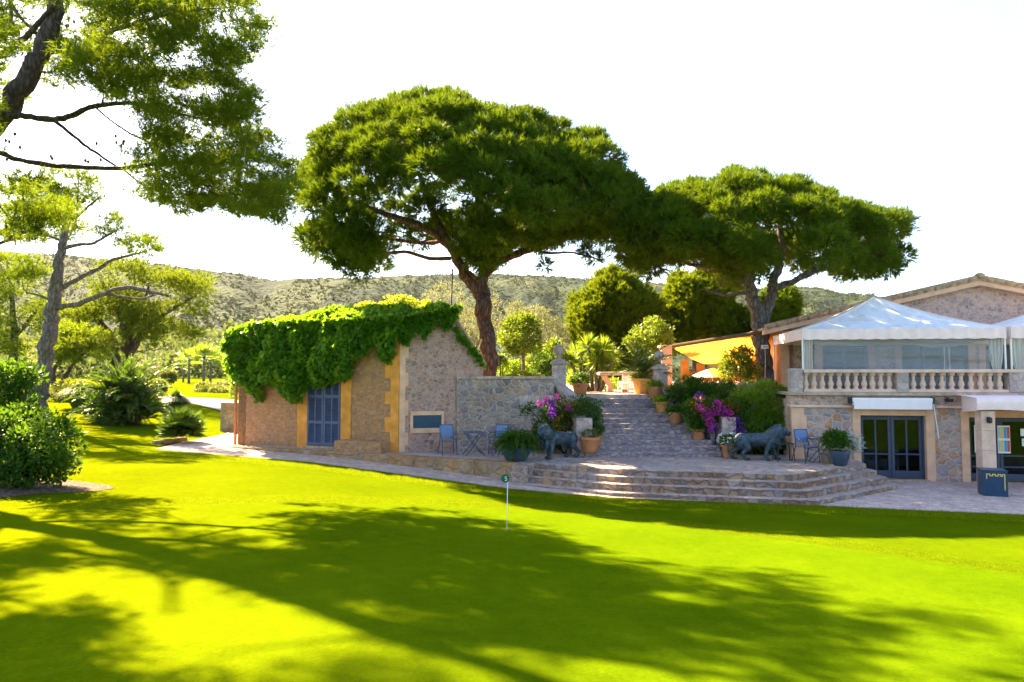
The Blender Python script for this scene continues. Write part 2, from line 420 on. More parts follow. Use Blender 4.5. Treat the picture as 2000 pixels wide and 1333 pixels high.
M['scrub'] = leafmat('scrub', (.010,.024,.010), (.028,.046,.018), (.06,.08,.025), .2, .8, .1, .02)
M['magenta'] = leafmat('magenta', (.36,.015,.28), (.60,.05,.45), (.75,.06,.6), .35, .6, .2, 2)
M['purple'] = leafmat('purple', (.10,.015,.30), (.22,.03,.50), (.4,.06,.7), .35, .6, .2, 2)
M['petal'] = leafmat('petal', (.75,.75,.80), (.85,.85,.88), (.8,.8,.8), .3, .6, .2, 2)
M['rustleaf'] = leafmat('rustleaf', (.10,.05,.01), (.22,.10,.015), (.5,.25,.03), .4, .6, .2, 2)
M['blade'] = leafmat('blade', (.07,.12,.003), (.13,.18,.004), (.32,.40,.006), .35, .8, .0, .6)
def lawn_mat(name, c0, c1, fine, bump, stripe=0):
    t = NT(name); v = t.coord()
    a = t.noise(v, .45, 5, .6).outputs['Fac']; b = t.noise(v, fine, 3, .7).outputs['Fac']; m = t.noise(v, 5.0, 4, .65).outputs['Fac']
    f = t.math('ADD', t.math('MULTIPLY', a, .26), t.math('ADD', t.math('MULTIPLY', b, .34), t.math('ADD', t.math('MULTIPLY', m, .18), t.math('MULTIPLY', t.noise(v, 24, 3, .7).outputs['Fac'], .22))))
    c = t.ramp(f, [(.40,c0),(.60,c1)])
    dry = t.noise(v, 9., 3, .6).outputs['Fac']
    c = t.mix(t.math('MULTIPLY', t.math('SUBTRACT', dry, .66, True), 1.6, True), c, (.30,.28,.02))
    p = t.pbr(c, 1, 0, .0, nb_ := t.bump(t.math('ADD', b, t.math('MULTIPLY', m, .6)), bump*1.6, .03))
    # blades pass yellow light forward: a rough warm lobe seen against the sun
    gl = t.n('ShaderNodeBsdfGlossy'); gl.inputs['Roughness'].default_value = .62; gl.inputs['Color'].default_value = (.62,.42,.0,1); t.l(nb_, gl.inputs['Normal'])
    mx = t.n('ShaderNodeMixShader'); mx.inputs[0].default_value = .036; t.l(p.outputs[0], mx.inputs[1]); t.l(gl.outputs[0], mx.inputs[2])
    return t.done(mx)
M['lawn'] = lawn_mat('lawn', (.020,.062,.0008), (.078,.128,.0015), 55, .5)
M['green'] = lawn_mat('green', (.024,.068,.0008), (.070,.124,.0015), 130, .25)
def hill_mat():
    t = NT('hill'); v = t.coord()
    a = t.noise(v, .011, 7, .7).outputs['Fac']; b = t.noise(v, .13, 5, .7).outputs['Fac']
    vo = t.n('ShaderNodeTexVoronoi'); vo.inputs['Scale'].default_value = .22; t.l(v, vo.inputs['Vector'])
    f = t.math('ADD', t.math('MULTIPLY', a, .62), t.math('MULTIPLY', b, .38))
    c = t.ramp(f, [(.40,(.006,.015,.018)),(.47,(.014,.030,.020)),(.54,(.042,.056,.026)),(.68,(.088,.090,.056))])  # low stops: dark scrub patches, also painting blue gully shade into the colour
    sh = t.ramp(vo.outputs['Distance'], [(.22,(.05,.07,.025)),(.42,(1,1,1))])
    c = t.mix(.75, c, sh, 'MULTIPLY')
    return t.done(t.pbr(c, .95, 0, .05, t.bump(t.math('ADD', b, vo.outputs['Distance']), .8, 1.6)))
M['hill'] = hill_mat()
M['field'] = plain('field', (.20,.25,.03), .9, 0, .3, .08, .3)
# ------------------------------------------------------------------ ground
xs = np.unique(np.concatenate([np.arange(-24,18.1,.4), np.linspace(-60,60,61), np.linspace(-420,420,43)]))
ys = np.unique(np.concatenate([np.arange(-8,30.1,.4), np.linspace(-60,60,41), np.linspace(60,330,28)]))
X, Y = np.meshgrid(xs, ys)
def gz(X, Y):
    return g(X, Y) + .02*fbm(X*.4, Y*.4, 3, 3)*(np.abs(Y-edge_y(X)) > .8)
struct(grid_mesh('lawn', X, Y, gz(X, Y), M['lawn']))
# putting green, its edge traced on the slope
gpx = [(-420,1045),(-150,1021),(0,1008),(120,999),(250,992),(430,986),(560,984),(700,985),(880,990),(1000,997),(1130,1006),(1250,1021),(1500,1053),(1700,1079),(2000,1124),(2300,1172)]
gb = np.array([HG(*p) for p in gpx]); 
def green_edge(x): return np.interp(x, gb[:,0], gb[:,1])
gxs = np.concatenate([np.linspace(gb[0,0], gb[-1,0], 120)])
rows = []
for k in np.linspace(0,1,40):
    yy = -8 + (green_edge(gxs)+8)*k
    rows.append((gxs, yy, g(gxs,yy) + .02*fbm(gxs*.4, yy*.4, 3, 3) + .006))
GX = np.array([r[0] for r in rows]); GY = np.array([r[1] for r in rows])
struct(grid_mesh('putting_green', GX, GY, gz(GX,GY)+.008, M['green']))
# paved path: forecourt strip in front of the terrace, then back past the hut
px_ = np.linspace(-11.9, 40, 130); rows = []
for k in np.linspace(0,1,8):
    yy = edge_y(px_) + .06*fbm(px_*2.2, px_*0+1, 5, 3) + k*(6.5 + 3*S((px_-6)/6))
    rows.append((px_, yy, g(px_,yy)+.022))
struct(grid_mesh('path', np.array([r[0] for r in rows]), np.array([r[1] for r in rows]), np.array([r[2] for r in rows]), M['paving']))
bp = np.array([HG(*p)[:2] for p in [(300,862),(330,850),(385,838),(395,822),(300,818),(270,823)]])
left = [(-11.9,22.9),(-12.1,25),(-12.0,28.5),(-12.9,33),(-15.6,38),(-23,43)]
right = [(-9.6,24.2),(-9.7,25),(-10.0,28.5),(-10.4,33),(-10.8,40),(-14,50)]
q = np.linspace(0,5,30); lx = np.interp(q, range(6), [p[0] for p in left]); ly = np.interp(q, range(6), [p[1] for p in left])
rx = np.interp(q, range(6), [p[0] for p in right]); ry = np.interp(q, range(6), [p[1] for p in right])
k = np.linspace(0,1,8)[:,None]
PX = lx*(1-k)+rx*k; PY = ly*(1-k)+ry*k
struct(grid_mesh('footpath', PX, PY, g(PX,PY)+.035, M['paving']))
# upper terrace ground
UZ = 2.45
struct(MB().prism([(-1.6,22.9),(2.2,22.9),(2.3,24.4),(5.1,24.4),(5.6,24.5),(8.4,24.5),(45,18),(60,80),(-6,80),(-3.5,27.2)], 1.2, UZ).build('upper_ground', M['paving']))
# soil bed at the left
bx, by = -10.6, 13.6
an = np.linspace(0,2*PI,40,endpoint=False); V=[(bx,by,float(g(bx,by))+.05)]
for a in an:
    r = 1+.10*math.sin(3*a)+.07*math.sin(5*a+1)
    x_ = bx+2.3*r*math.cos(a); y_ = by+1.55*r*math.sin(a); V.append((x_,y_,float(g(x_,y_))+.014))
b = MB(); b.add(V, [(0,i+1,(i+1)%40+1) for i in range(40)]); struct(b.build('soil_bed', M['mulch']))
# far fairway
# ------------------------------------------------------------------ hills
def skyline(az):     # photo skyline -> elevation (tan) for an azimuth (x/y)
    px = 1000 + az*FP*1.0
    y = np.interp(px, [-600,-200,0,120,300,400,480,530,580,700,770,850,950,1100,1200,1350,1500,1600,1680,1760,2000,2500],
                      [470,485,500,512,524,540,552,559,549,552,548,540,547,553,560,566,571,573,584,602,640,690])
    return (735-y)/FP
az = np.linspace(-1.25, 1.1, 300); rr = np.concatenate([np.linspace(170,900,110), np.linspace(930,1500,10)])
AZ, RR = np.meshgrid(az, rr)
top = skyline(AZ); R1 = 760 + 90*np.sin(AZ*5)
t = np.clip((RR-190)/(R1-190), 0, 1)
n1 = fbm(AZ*9, RR*.006, 21, 5); n2 = fbm(AZ*30, RR*.016, 22, 4)
prof = .10*t + .90*S(t)**1.15
hx = AZ*RR; hy = RR
zz = E + top*R1*prof + (n1*14 + n2*6 + fbm(AZ*70, RR*.05, 23, 3)*3)*np.sin(PI*np.clip(t,0,1))**.8
over = RR > R1
zz = np.where(over, E + top*R1 - (RR-R1)*.25, zz) - 1.2*(1-t)**3
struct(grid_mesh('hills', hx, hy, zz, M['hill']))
def hill_z(a, r):
    i = np.clip(np.searchsorted(az, a), 0, len(az)-1); j = np.clip(np.searchsorted(rr, r), 0, len(rr)-1)
    return zz[j, i]
# ------------------------------------------------------------------ terrace, walls and steps
TZ = .625
C0 = HZ(464,868,TZ); C1 = HZ(778,884,TZ); C2 = HZ(890,880.5,TZ)
A = [HZ(1045,905,TZ), HZ(1210,917.5,TZ), HZ(1545,928,TZ), HZ(1690,906.5,TZ)]
T = [HZ(448,873,TZ), HZ(700,886.5,TZ), HZ(1012,906,TZ)]
poly = [tuple(p[:2]) for p in T+A] + [(10.3,20.9),(8.6,24.6),(-3,24.6),(-8,26)]
struct(MB().prism(poly, -.3, TZ).build('terrace', M['paving']))
o = thing('terrace_wall', 'low orange stone kerb wall along the front of the hut terrace', 'wall', (T[1][0],T[1][1],g(T[1][0],T[1][1])))
b = MB()
def wallseg(b, p, q, th, z0, z1, out=.004):
    d = np.array(q[:2])-np.array(p[:2]); d /= np.linalg.norm(d); n = np.array([d[1],-d[0]])
    P = [np.array(p[:2])+n*out, np.array(q[:2])+n*out, np.array(q[:2])-n*(th-out), np.array(p[:2])-n*(th-out)]
    return b.prism([tuple(x) for x in P], z0, z1)
N_ = 14; pts = [T[0]*(1-i/6)+T[1]*i/6 for i in range(6)]+[T[1]*(1-i/8)+T[2]*i/8 for i in range(9)]
for i in range(len(pts)-1):
    wallseg(b, pts[i], pts[i+1], .36, -.2, TZ+.012+.006*(i%3), .012+.008*((i*7)%3))
b.build('wall', M['kerb'], o, bevel=.025)
b = MB(); b.box((.30,19.25,.36),(.5,.5,.53), -.5); b.build('end_block', M['rubble_grey'], o, bevel=.03)
def offset_line(P, d):
    P = [np.array(p[:2]) for p in P]; out = []
    nr = []
    for i in range(len(P)-1):
        e = P[i+1]-P[i]; e /= np.linalg.norm(e); nr.append(np.array([e[1],-e[0]]))
    for i in range(len(P)):
        if i == 0: out.append(P[0]+nr[0]*d)
        elif i == len(P)-1: out.append(P[-1]+nr[-1]*d)
        else:
            m = nr[i-1]+nr[i]; m /= np.linalg.norm(m); out.append(P[i]+m*d/max(.5, m@nr[i]))
    return out
o = thing('terrace_steps', 'broad stone steps wrapping the front corner of the terrace', 'steps', (A[1][0],A[1][1],.02))
for kk in range(0,4):
    z1 = TZ+.008-.151*kk; b = MB()
    P = offset_line(A, .285*kk+.03); P[0] = P[0] + (P[0]-P[1])/np.linalg.norm(P[0]-P[1])*(.02+.10*kk)
    # long edges cut into stones with slightly uneven noses
    fine = []
    for i in range(len(P)-1):
        n = max(2,int(np.linalg.norm(P[i+1]-P[i])/.55))
        for j in range(n): fine.append(P[i]*(1-j/n)+P[i+1]*j/n + RNG.normal(0,.010,2))
    fine.append(P[-1])
    if kk == 3: z1 = .16
    back = [(P[-1][0]-.2,21.6),(P[0][0]+.4,20.4)]
    b.prism([tuple(p) for p in fine]+back, -.2-.01*kk, z1)
    b.build('step', M['step_stone'], o, bevel=.022)
# main stair
o = thing('staircase', 'tall flight of rough grey stone steps climbing between potted plants', 'staircase', (4.4,20.9,TZ))
NS = 12; Y0 = 20.9; TR = .32; RS = (UZ-TZ)/NS
def stair_x(i): return 2.42+.05*(i==0)*-4, 6.55-(6.55-5.05)*i/(NS-1)
for i in range(NS):
    xl, xr = stair_x(i); b = MB(); y = Y0+i*TR; n = 9
    xx = np.linspace(xl, xr, n); fr = [(float(x), y+float(RNG.normal(0,.012))) for x in xx]
    b.prism(fr+[(xr, y+TR*2+.02),(xl, y+TR*2+.02)], TZ-.05+i*RS-.2*(i>0), TZ+(i+1)*RS+float(RNG.normal(0,.004))+.004)
    b.build('step', M['stair_stone'], o, bevel=.018)
def stair_z(y): return TZ+RS*(math.floor((y-Y0)/TR)+1)
# stone pillars with ball finials
def pillar(x, y, z0, zt, w, label, rz=0, ball=.19):
    o = thing('stone_pillar', label, 'pillar', (x,y,z0), rz, 'pillars with ball finials at the stair head')
    b = MB(); b.bx(-w/2,w/2,-w/2,w/2,0,zt-z0); b.build('shaft', M['old_stone'], o, bevel=.025, local=True)
    b = MB(); b.bx(-w/2-.06,w/2+.06,-w/2-.06,w/2+.06,zt-z0+.002,zt-z0+.09); b.add([(-w/2-.03,-w/2-.03,zt-z0+.09),(w/2+.03,-w/2-.03,zt-z0+.09),(w/2+.03,w/2+.03,zt-z0+.09),(-w/2-.03,w/2+.03,zt-z0+.09),(-.1,-.1,zt-z0+.2),(.1,-.1,zt-z0+.2),(.1,.1,zt-z0+.2),(-.1,.1,zt-z0+.2)],[(0,1,5,4),(1,2,6,5),(2,3,7,6),(3,0,4,7),(4,5,6,7)])
    b.build('capital', M['old_stone'], o, bevel=.02, local=True)
    b = MB(); b.lathe([(.085,zt-z0+.2),(.075,zt-z0+.27),(.09,zt-z0+.29),(.07,zt-z0+.31)],n=14); b.ell((0,0,zt-z0+.30+ball),ball,20); b.build('finial', M['old_stone'], o, smooth=True, local=True)
    return o
pl = W(1092,712,23.4); pillar(pl[0],23.5,TZ,pl[2],.46,'pale stone pillar with ball finial above the retaining wall, left of the stairs')
pr = W(1289,722,24.7); pillar(pr[0],24.8,1.6,pr[2],.50,'pale stone pillar with ball finial beside the big terracotta tub at the stair head')
# sweeping side walls of the stair
def sweep(pts, th, label, z0, mat='old_stone'):
    o = thing('stair_wall', label, 'wall', (pts[0][0],pts[0][1],z0))
    b = MB(); c = MB()
    P = np.array(pts); q = np.linspace(0,len(P)-1,22)
    X_ = np.interp(q,range(len(P)),P[:,0]); Y_ = np.interp(q,range(len(P)),P[:,1]); Z_ = np.interp(q,range(len(P)),P[:,2])
    for i in range(2): Z_[1:-1] = (Z_[:-2]+2*Z_[1:-1]+Z_[2:])/4
    def strip(b, h, lo, hi):
        L=[];R=[]
        for i in range(len(q)):
            a = max(0,i-1); e = min(len(q)-1,i+1); d = np.array([X_[e]-X_[a],Y_[e]-Y_[a]]); d/=np.linalg.norm(d); n=np.array([-d[1],d[0]])*h
            L.append((X_[i]+n[0],Y_[i]+n[1])); R.append((X_[i]-n[0],Y_[i]-n[1]))
        vs=[]; fs=[]
        for i in range(len(q)):
            vs += [(*L[i],lo(i)),(*R[i],lo(i)),(*R[i],hi(i)),(*L[i],hi(i))]
        for i in range(len(q)-1):
            for k in range(4): fs.append((4*i+k,4*i+(k+1)%4,4*i+4+(k+1)%4,4*i+4+k))
        fs += [(3,2,1,0),tuple(4*(len(q)-1)+k for k in range(4))]
        b.add(vs,fs)
    strip(b, th/2, lambda i:z0, lambda i:Z_[i]-.10); strip(c, th/2+.05, lambda i:Z_[i]-.098, lambda i:Z_[i])
    b.build('wall', M[mat], o); c.build('coping', M['old_stone'], o, bevel=.02)
sweep([(pl[0]+.02,23.25,W(0,752,23.3)[2]),(pl[0]+.3,22.6,W(0,768,22.6)[2]),(2.05,22.0,W(0,795,22)[2]),(2.12,21.4,1.75)], .34, 'sloping stone stair wall falling from the left ball pillar', TZ)
sweep([(pr[0]+.0,24.55,W(0,755,24.6)[2]),(5.75,23.9,W(0,775,23.9)[2]),(6.0,23.0,W(0,800,23)[2]),(6.25,22.4,W(0,822,22.4)[2]),(6.5,21.9,1.55)], .40, 'sloping stone stair wall falling from the right ball pillar', TZ)
def pier(x, y, w, z0, z1, label):
    b = MB(); b.bx(x-w/2,x+w/2,y-w/2,y+w/2,z0,z1)
    o = b.build('stone_pier', M['old_stone'], bevel=.03); tag(o, label, 'pier', 'low piers at the foot of the stairs')
pier(W(1136,0,21.2)[0],21.3,.5,TZ,W(0,817,21.2)[2],'squat pale stone pier with dark bougainvillea spilling over its top')
pier(W(1410,0,21.4)[0],21.6,.45,TZ,W(0,815,21.4)[2],'squat pale stone pier behind the terracotta pot of white flowers')
# retaining wall left of the stair
o = thing('retaining_wall', 'tall grey rubble retaining wall behind the bistro chairs', 'wall', (C2[0],C2[1],TZ))
R0 = (C2[0]+.03,22.82); R1_ = (pl[0]-.2,22.95)
wz = W(0,741,22.85)[2]
b = MB(); wallseg(b, R0, R1_, .5, TZ-.3, wz); b.build('wall', M['rubble_grey'], o)
b = MB(); n=7
for i in range(n):
    p=np.array(R0)*(1-i/n)+np.array(R1_)*i/n; r=np.array(R0)*(1-(i+.985)/n)+np.array(R1_)*(i+.985)/n
    wallseg(b, p, r, .62, wz+.002, wz+.10, .06)
b.build('coping', M['coping'], o, bevel=.015)
# retaining wall at the right, behind the oleanders, with scalloped tile cap
o = thing('planter_wall', 'grey stone planter wall with scalloped tile cap behind the oleander hedge', 'wall', (7,24.4,TZ))
b = MB(); b.bx(5.75,8.75,24.0,24.42,TZ-.3,2.72); b.build('wall', M['rubble_grey'], o)
b = MB()
for i in range(10): b.tube([(5.9+i*.3,23.93,2.76),(5.9+i*.3,24.46,2.80)],[.13,.13],10)
b.build('tile_cap', M['coping'], o, smooth=True)
# ------------------------------------------------------------------ upright frames
class Frame:
    def __init__(s, p0, p1):
        s.p = np.array([p0[0],p0[1]]); d = np.array([p1[0],p1[1]])-s.p; s.L = float(np.linalg.norm(d)); s.u = d/s.L
        s.v = np.array([-s.u[1],s.u[0]]); s.rz = math.atan2(s.u[1],s.u[0])
    def at(s, px, py, d=0.):
        q = HP(px,py,s.p+s.v*d,s.v); return float((q[:2]-s.p)@s.u), float(q[2])
    def x(s, px, d=0.): return s.at(px,735,d)[0]
    def z(s, px, py, d=0.): return s.at(px,py,d)[1]
    def w(s, x, y, z): 
        q = s.p+s.u*x+s.v*y; return np.array([q[0],q[1],z])
# ================================================================== the ivy-clad stone hut
HF = Frame(C0, C1); GF = Frame(C1, C2)
hut = thing('stone_hut', 'ochre stone hut with blue louvred shutters under thick ivy', 'hut', (C0[0],C0[1],0), HF.rz)
HT = HF.z(778,640)            # eave height
b = MB(); b.bx(0,HF.L-.02,.0,.4,TZ-.4,HT); b.build('wall', M['rubble_ochre'], hut, local=True)
gx = [0, GF.x(888), GF.x(944)]
gp = [GF.w(0,0,TZ-.3), GF.w(gx[2],0,TZ-.3), GF.w(gx[2],0,GF.z(944,716)), GF.w(gx[1]+.03,0,GF.z(890,655)), GF.w(gx[1],0,GF.z(888,622)), GF.w(0,0,GF.z(780,643))]
b = MB(); b.ext(gp, np.append(GF.v*.35,0)); b.build('gable_wall', M['rubble_pink'], hut)
bl = C0[:2]-C1[:2]
back = [np.append(p[:2]+bl*.995, p[2]) for p in gp]
b = MB(); b.ext(back, np.append(-bl*.05,0)); b.build('end_wall', M['rubble_ochre'], hut)
rb = MB()
e0 = GF.w(-.02,-.02,GF.z(780,643)+.03); e1 = GF.w(gx[1],0,GF.z(888,622)+.03); e2 = GF.w(gx[2]+.1,0,GF.z(944,716)+.03)
for p,q in ((e0,e1),(e1,e2)):
    rb.add([p,q,np.append(q[:2]+bl,q[2]),np.append(p[:2]+bl,p[2]),p+[0,0,.1],q+[0,0,.1],np.append(q[:2]+bl,q[2]+.1),np.append(p[:2]+bl,p[2]+.1)],
           [(3,2,1,0),(4,5,6,7),(0,1,5,4),(1,2,6,5),(2,3,7,6),(3,0,4,7)])
rb.build('roof', M['tile'], hut)
# dressed strips and quoins
b = MB(); xq = HF.x(764)
b.bx(xq,HF.L+.012,-.035,.3,TZ,HT)
for (ya,yb) in ((705,740),(765,790),(815,845)): b.bx(HF.x(753),xq+.002,-.032,.28,HF.z(760,yb),HF.z(760,ya))
b.build('quoin', M['plaster'], hut, bevel=.012, local=True)
b = MB(); P = lambda px,py: GF.at(px,py)
def gbox(b, x0,x1,z0,z1,d0,d1):
    vs = [GF.w(x,y,z) for z in (z0,z1) for x,y in ((x0,d0),(x1,d0),(x1,d1),(x0,d1))]
    b.add(vs,[(3,2,1,0),(4,5,6,7),(0,1,5,4),(1,2,6,5),(2,3,7,6),(3,0,4,7)])
gbox(b, .016, GF.x(792), TZ, GF.z(780,650), -.025, .2)
for (ya,yb) in ((672,700),(728,755),(782,812),(845,870)): gbox(b, GF.x(792)-.002, GF.x(798), GF.z(792,yb), GF.z(792,ya), -.022, .18)
b.build('corner_strip', M['dressed'], hut, bevel=.01)
# door surround and shutters
dx0, dx1 = HF.x(603), HF.x(667); dz1 = HF.z(635,744); dz0 = TZ+.10
b = MB(); b.bx(HF.x(583),dx0,-.04,.1,TZ,dz1+.30); b.bx(dx1,HF.x(687),-.04,.1,TZ,dz1+.30); b.bx(dx0,dx1,-.038,.1,dz1,dz1+.298)
b.build('door_surround', M['plaster'], hut, bevel=.012, local=True)
b = MB(); b.bx(dx0-.08,dx1+.08,-.16,-.001,TZ+.004,dz0-.01); b.build('doorstep', M['tile'], hut, bevel=.015, local=True)
b = MB(); b.bx(dx0+.002,dx1-.002,-.012,-.003,dz0,dz1); b.build('door_back', M['black'], hut, local=True)
wl = (dx1-dx0)/2
for s_ in (0,1):
    a0 = dx0+s_*wl+.008; a1 = a0+wl-.016; fr = MB(); lv = MB(); H = dz1-dz0-.02; z0 = dz0+.01
    rails = [0,.36,.76,1.]; am = (a0+a1)/2
    for x0_,x1_ in ((a0,a0+.07),(a1-.07,a1),(am-.025,am+.025)): fr.bx(x0_,x1_,-.062,-.018,z0,z0+H)
    for r in rails:
        zc = min(max(z0+H*r,z0+.05),z0+H-.05); fr.bx(a0+.07,a1-.07,-.060,-.020,zc-.05,zc+.05)
    for i in range(44):
        zc = z0+.06+i*(H-.12)/43
        for xa,xb in ((a0+.07,am-.025),(am+.025,a1-.07)):
            lv.box(((xa+xb)/2,-.038,zc),(xb-xa,.042,.010),0,math.radians(38))
    so = fr.build('shutter', M['shutter'], hut, bevel=.004, local=True); lv.build('louvres', M['shutter'], so, local=True)
# drainpipe, plaque
b = MB(); b.tube([(-.05,-.07,TZ),(-.05,-.07,2.4),(-.05,-.06,HT-.2)],.055,10); 
for z in (1.0,2.2,3.3): b.lathe([(.065,z),(.065,z+.05)],(-.05,-.07,0),10)
b.build('drainpipe', M['terracotta'], hut, smooth=True, local=True)
b = MB(); q0 = P(801,847); q1 = P(867,803); i0 = P(806.5,837); i1 = P(862,811)
gbox(b,q0[0],i0[0],q0[1],q1[1],-.05,.05); gbox(b,i1[0],q1[0],q0[1],q1[1],-.05,.05); gbox(b,i0[0],i1[0],q0[1],i0[1],-.048,.05); gbox(b,i0[0],i1[0],i1[1],q1[1],-.048,.05)
b.build('plaque_frame', M['dressed'], hut, bevel=.01)
b = MB(); gbox(b,i0[0]+.002,i1[0]-.002,i0[1]+.002,i1[1]-.002,-.03,-.003); b.build('plaque', M['plaque'], hut)
b = MB(); b.bx(HF.x(676),HF.x(766),-.62,-.045,TZ-.02,TZ+.36); o = b.build('stone_bench', M['rubble_ochre'], hut, bevel=.03, local=True)
o.parent = None; o.location = hut.location; o.rotation_euler = hut.rotation_euler
tag(o, 'low rubble stone bench built against the hut facade, right of the shutters', 'bench')
# thin pole behind hut and wires
b = MB(); p0 = W(879,640,27.6); p1 = W(884,528,27.6); b.tube([p0-[0,0,2.2],p0,p1],[.035,.035,.03],8); b.ell(p1,(.045,.045,.06),8)
o = b.build('pole', M['iron'], smooth=True); tag(o, 'thin black pole rising behind the ridge of the hut', 'pole')
# old low wall left of the hut, with drain
b = MB(); p0 = W(448,0,30); p1 = W(470,0,29.5); b.prism([(p0[0],p0[1]),(p1[0]+.6,p1[1]),(p1[0]+.6,p1[1]+.4),(p0[0],p0[1]+.4)], .3, W(0,787,29.8)[2])
o = b.build('stone_wall', M['kerb'], bevel=.02); tag(o, 'short stone wall end just beyond the left corner of the hut', 'wall')
b = MB(); 
kp = [HG(*p) for p in [(306,868),(322,866),(340,863),(362,859)]]
for i in range(len(kp)-1):
    for k in range(3):
        p = kp[i]*(1-(k+.5)/3)+kp[i+1]*(k+.5)/3
        b.box((p[0]+random.uniform(-.05,.05),p[1]+random.uniform(-.06,.06),p[2]+.02),(random.uniform(.2,.36),random.uniform(.16,.26),random.uniform(.16,.26)),random.uniform(0,3))
o = b.build('kerb_stones', M['kerb'], bevel=.04); tag(o, 'curved row of rough kerb stones at the left end of the paved path', 'kerb')
# ================================================================== the house at the right
BA = HZ(1545,902,TZ); BA = np.array([BA[0],20.7,0]); BB = np.array([BA[0]+6.9, 20.7-1.05,0])
BF = Frame(BA, BB); fx = BF.x; fz = BF.z
house = thing('stone_house', 'stone country house with balcony, terrace doors and low tiled gable', 'house', (BA[0],BA[1],0), BF.rz)
XR = fx(2000)+4.5
d1a, d1b = fx(1678), fx(1805); d1t = fz(1740,812); d2a = fx(1889); d2b = d2a+3.4; d2t = fz(1940,816)
FZ = 2.62                     # balcony floor
b = MB()
LZ = fz(1700,797)
b.bx(fx(1545),d1a-.001,0,.45,-.3,LZ); b.bx(d1b+.001,d2a-.001,0,.45,-.3,LZ); b.bx(d2b+.001,XR,0,.45,-.3,LZ)
b.bx(d1a-.001,d1b+.001,.0,.45,d1t,LZ); b.bx(d2a-.001,d2b+.001,.0,.45,d2t,LZ)
b.build('wall', M['rubble_house'], house, local=True)
b = MB(); b.bx(fx(1545)-.05,XR,.02,.5,LZ+.07,FZ-.10); b.build('wall', M['gable_house'], house, local=True)
b = MB(); b.bx(fx(1545)-.07,fx(1664),-.09,.4,LZ+.001,LZ+.075); b.bx(fx(1823),XR,-.09,.4,LZ+.001,LZ+.075); b.bx(fx(1664),fx(1823),-.085,.4,LZ+.003,LZ+.07); b.build('ledge', M['dressed_pale'], house, bevel=.02, local=True)
b = MB(); b.bx(fx(1545)-.1,XR,-.12,4.3,FZ-.098,FZ); b.build('balcony_floor', M['coping'], house, bevel=.02, local=True)
b = MB(); b.bx(fx(1545)-.02,.35+fx(1545),-.025,.2,-.3,LZ); 
b.bx(fx(1545)-.012,.42+fx(1545),-.022,.2,fz(1550,845),fz(1550,812)); b.build('quoin', M['dressed'], house, bevel=.015, local=True)
# dressed stone around doors
b = MB(); w1, w2 = fx(1663), fx(1822)
b.bx(w1,d1a,-.03,.3,-.1,d1t+.26); b.bx(d1b,w2,-.03,.3,-.1,d1t+.26); b.bx(d1a,d1b,-.028,.3,d1t,d1t+.258)
b.build('door_surround', M['dressed'], house, bevel=.012, local=True); b = MB()
b.bx(fx(1873),d2a,-.03,.3,-.1,d2t+.2); b.bx(d2b,d2b+.3,-.03,.3,-.1,d2t+.2); b.bx(d2a,d2b,-.028,.3,d2t,d2t+.198)
b.build('door_surround', M['dressed'], house, bevel=.012, local=True)
b = MB(); b.bx(d1a-.05,d1b+.05,-.14,.3,-.05,.075); b.build('doorstep', M['tile'], house, bevel=.01, local=True); b = MB(); b.bx(d2a,d2b,-.12,.3,-.05,.055); b.build('doorstep', M['tile'], house, bevel=.01, local=True)
# dim rooms behind the glass
b = MB(); RX=fx(1545)+.05; b.bx(RX,XR-.05,3.6,3.7,0,2.4); b.bx(RX,XR-.05,.46,3.6,-.04,.012); b.bx(RX-.04,RX,.46,3.6,0,2.4); b.bx(XR-.08,XR-.05,.46,3.6,0,2.4); b.build('room', M['dressed_pale'], house, local=True)
def glazed(name, x0, x1, z0, z1, y, cols, midz, mat, parent, fw=.055, dp=.06, low=None):
    fr = MB()
    fr.bx(x0,x0+fw,y,y+dp,z0,z1); fr.bx(x1-fw,x1,y,y+dp,z0,z1); fr.bx(x0+fw,x1-fw,y,y+dp,z1-fw,z1); fr.bx(x0+fw,x1-fw,y,y+dp,z0,z0+(low or fw))
    n = len(cols)
    for c, w in cols: fr.bx(c-w/2,c+w/2,y+.003,y+dp-.003,z0+(low or fw),z1-fw)
    for mz in midz: fr.bx(x0+fw,x1-fw,y+.005,y+dp-.005,mz-.022,mz+.022)
    o = fr.build(name, mat, parent, bevel=.006, local=True)
    g_ = MB(); g_.bx(x0+fw-.01,x1-fw+.01,y+dp*.45,y+dp*.45+.008,z0+fw-.01,z1-fw+.01); g_.build('pane', M['glass'], o, local=True)
    return o
mid = (d1a+d1b)/2; h1 = d1t-.08
for xa,xb in ((d1a+.045,mid-.006),(mid+.006,d1b-.045)):
    dr = glazed('door', xa, xb, .085, d1t-.05, .16, [((xa+xb)/2,.045)], [.085+h1*.38], M['doorblue'], house, .085, .05, .22)
b = MB(); b.bx(d1a,d1a+.045,.12,.24,.08,d1t-.045); b.bx(d1b-.045,d1b,.12,.24,.08,d1t-.045); b.bx(d1a,d1b,.118,.242,d1t-.045,d1t-.001); b.build('door_frame', M['doorblue'], house, local=True)
b = MB(); b.bx(d1a+.25,d1a+.75,.8,.84,.15,.9); b.build('inner_panel', M['white'], house, local=True); b = MB(); b.bx(mid+.5,mid+.55,1.1,1.15,.1,1.0); b.build('inner_panel', M['white'], house, local=True)
w_ = (d2b-d2a)/4
for i in range(4):
    xa = d2a+.04+i*w_; xb = xa+w_-.012-.04*(i==3)
    glazed('door', xa, xb, .07, d2t-.05, .16, [], [.07+(d2t-.1)*.40,.07+(d2t-.1)*.22], M['doorblue'], house, .075, .05, .2)
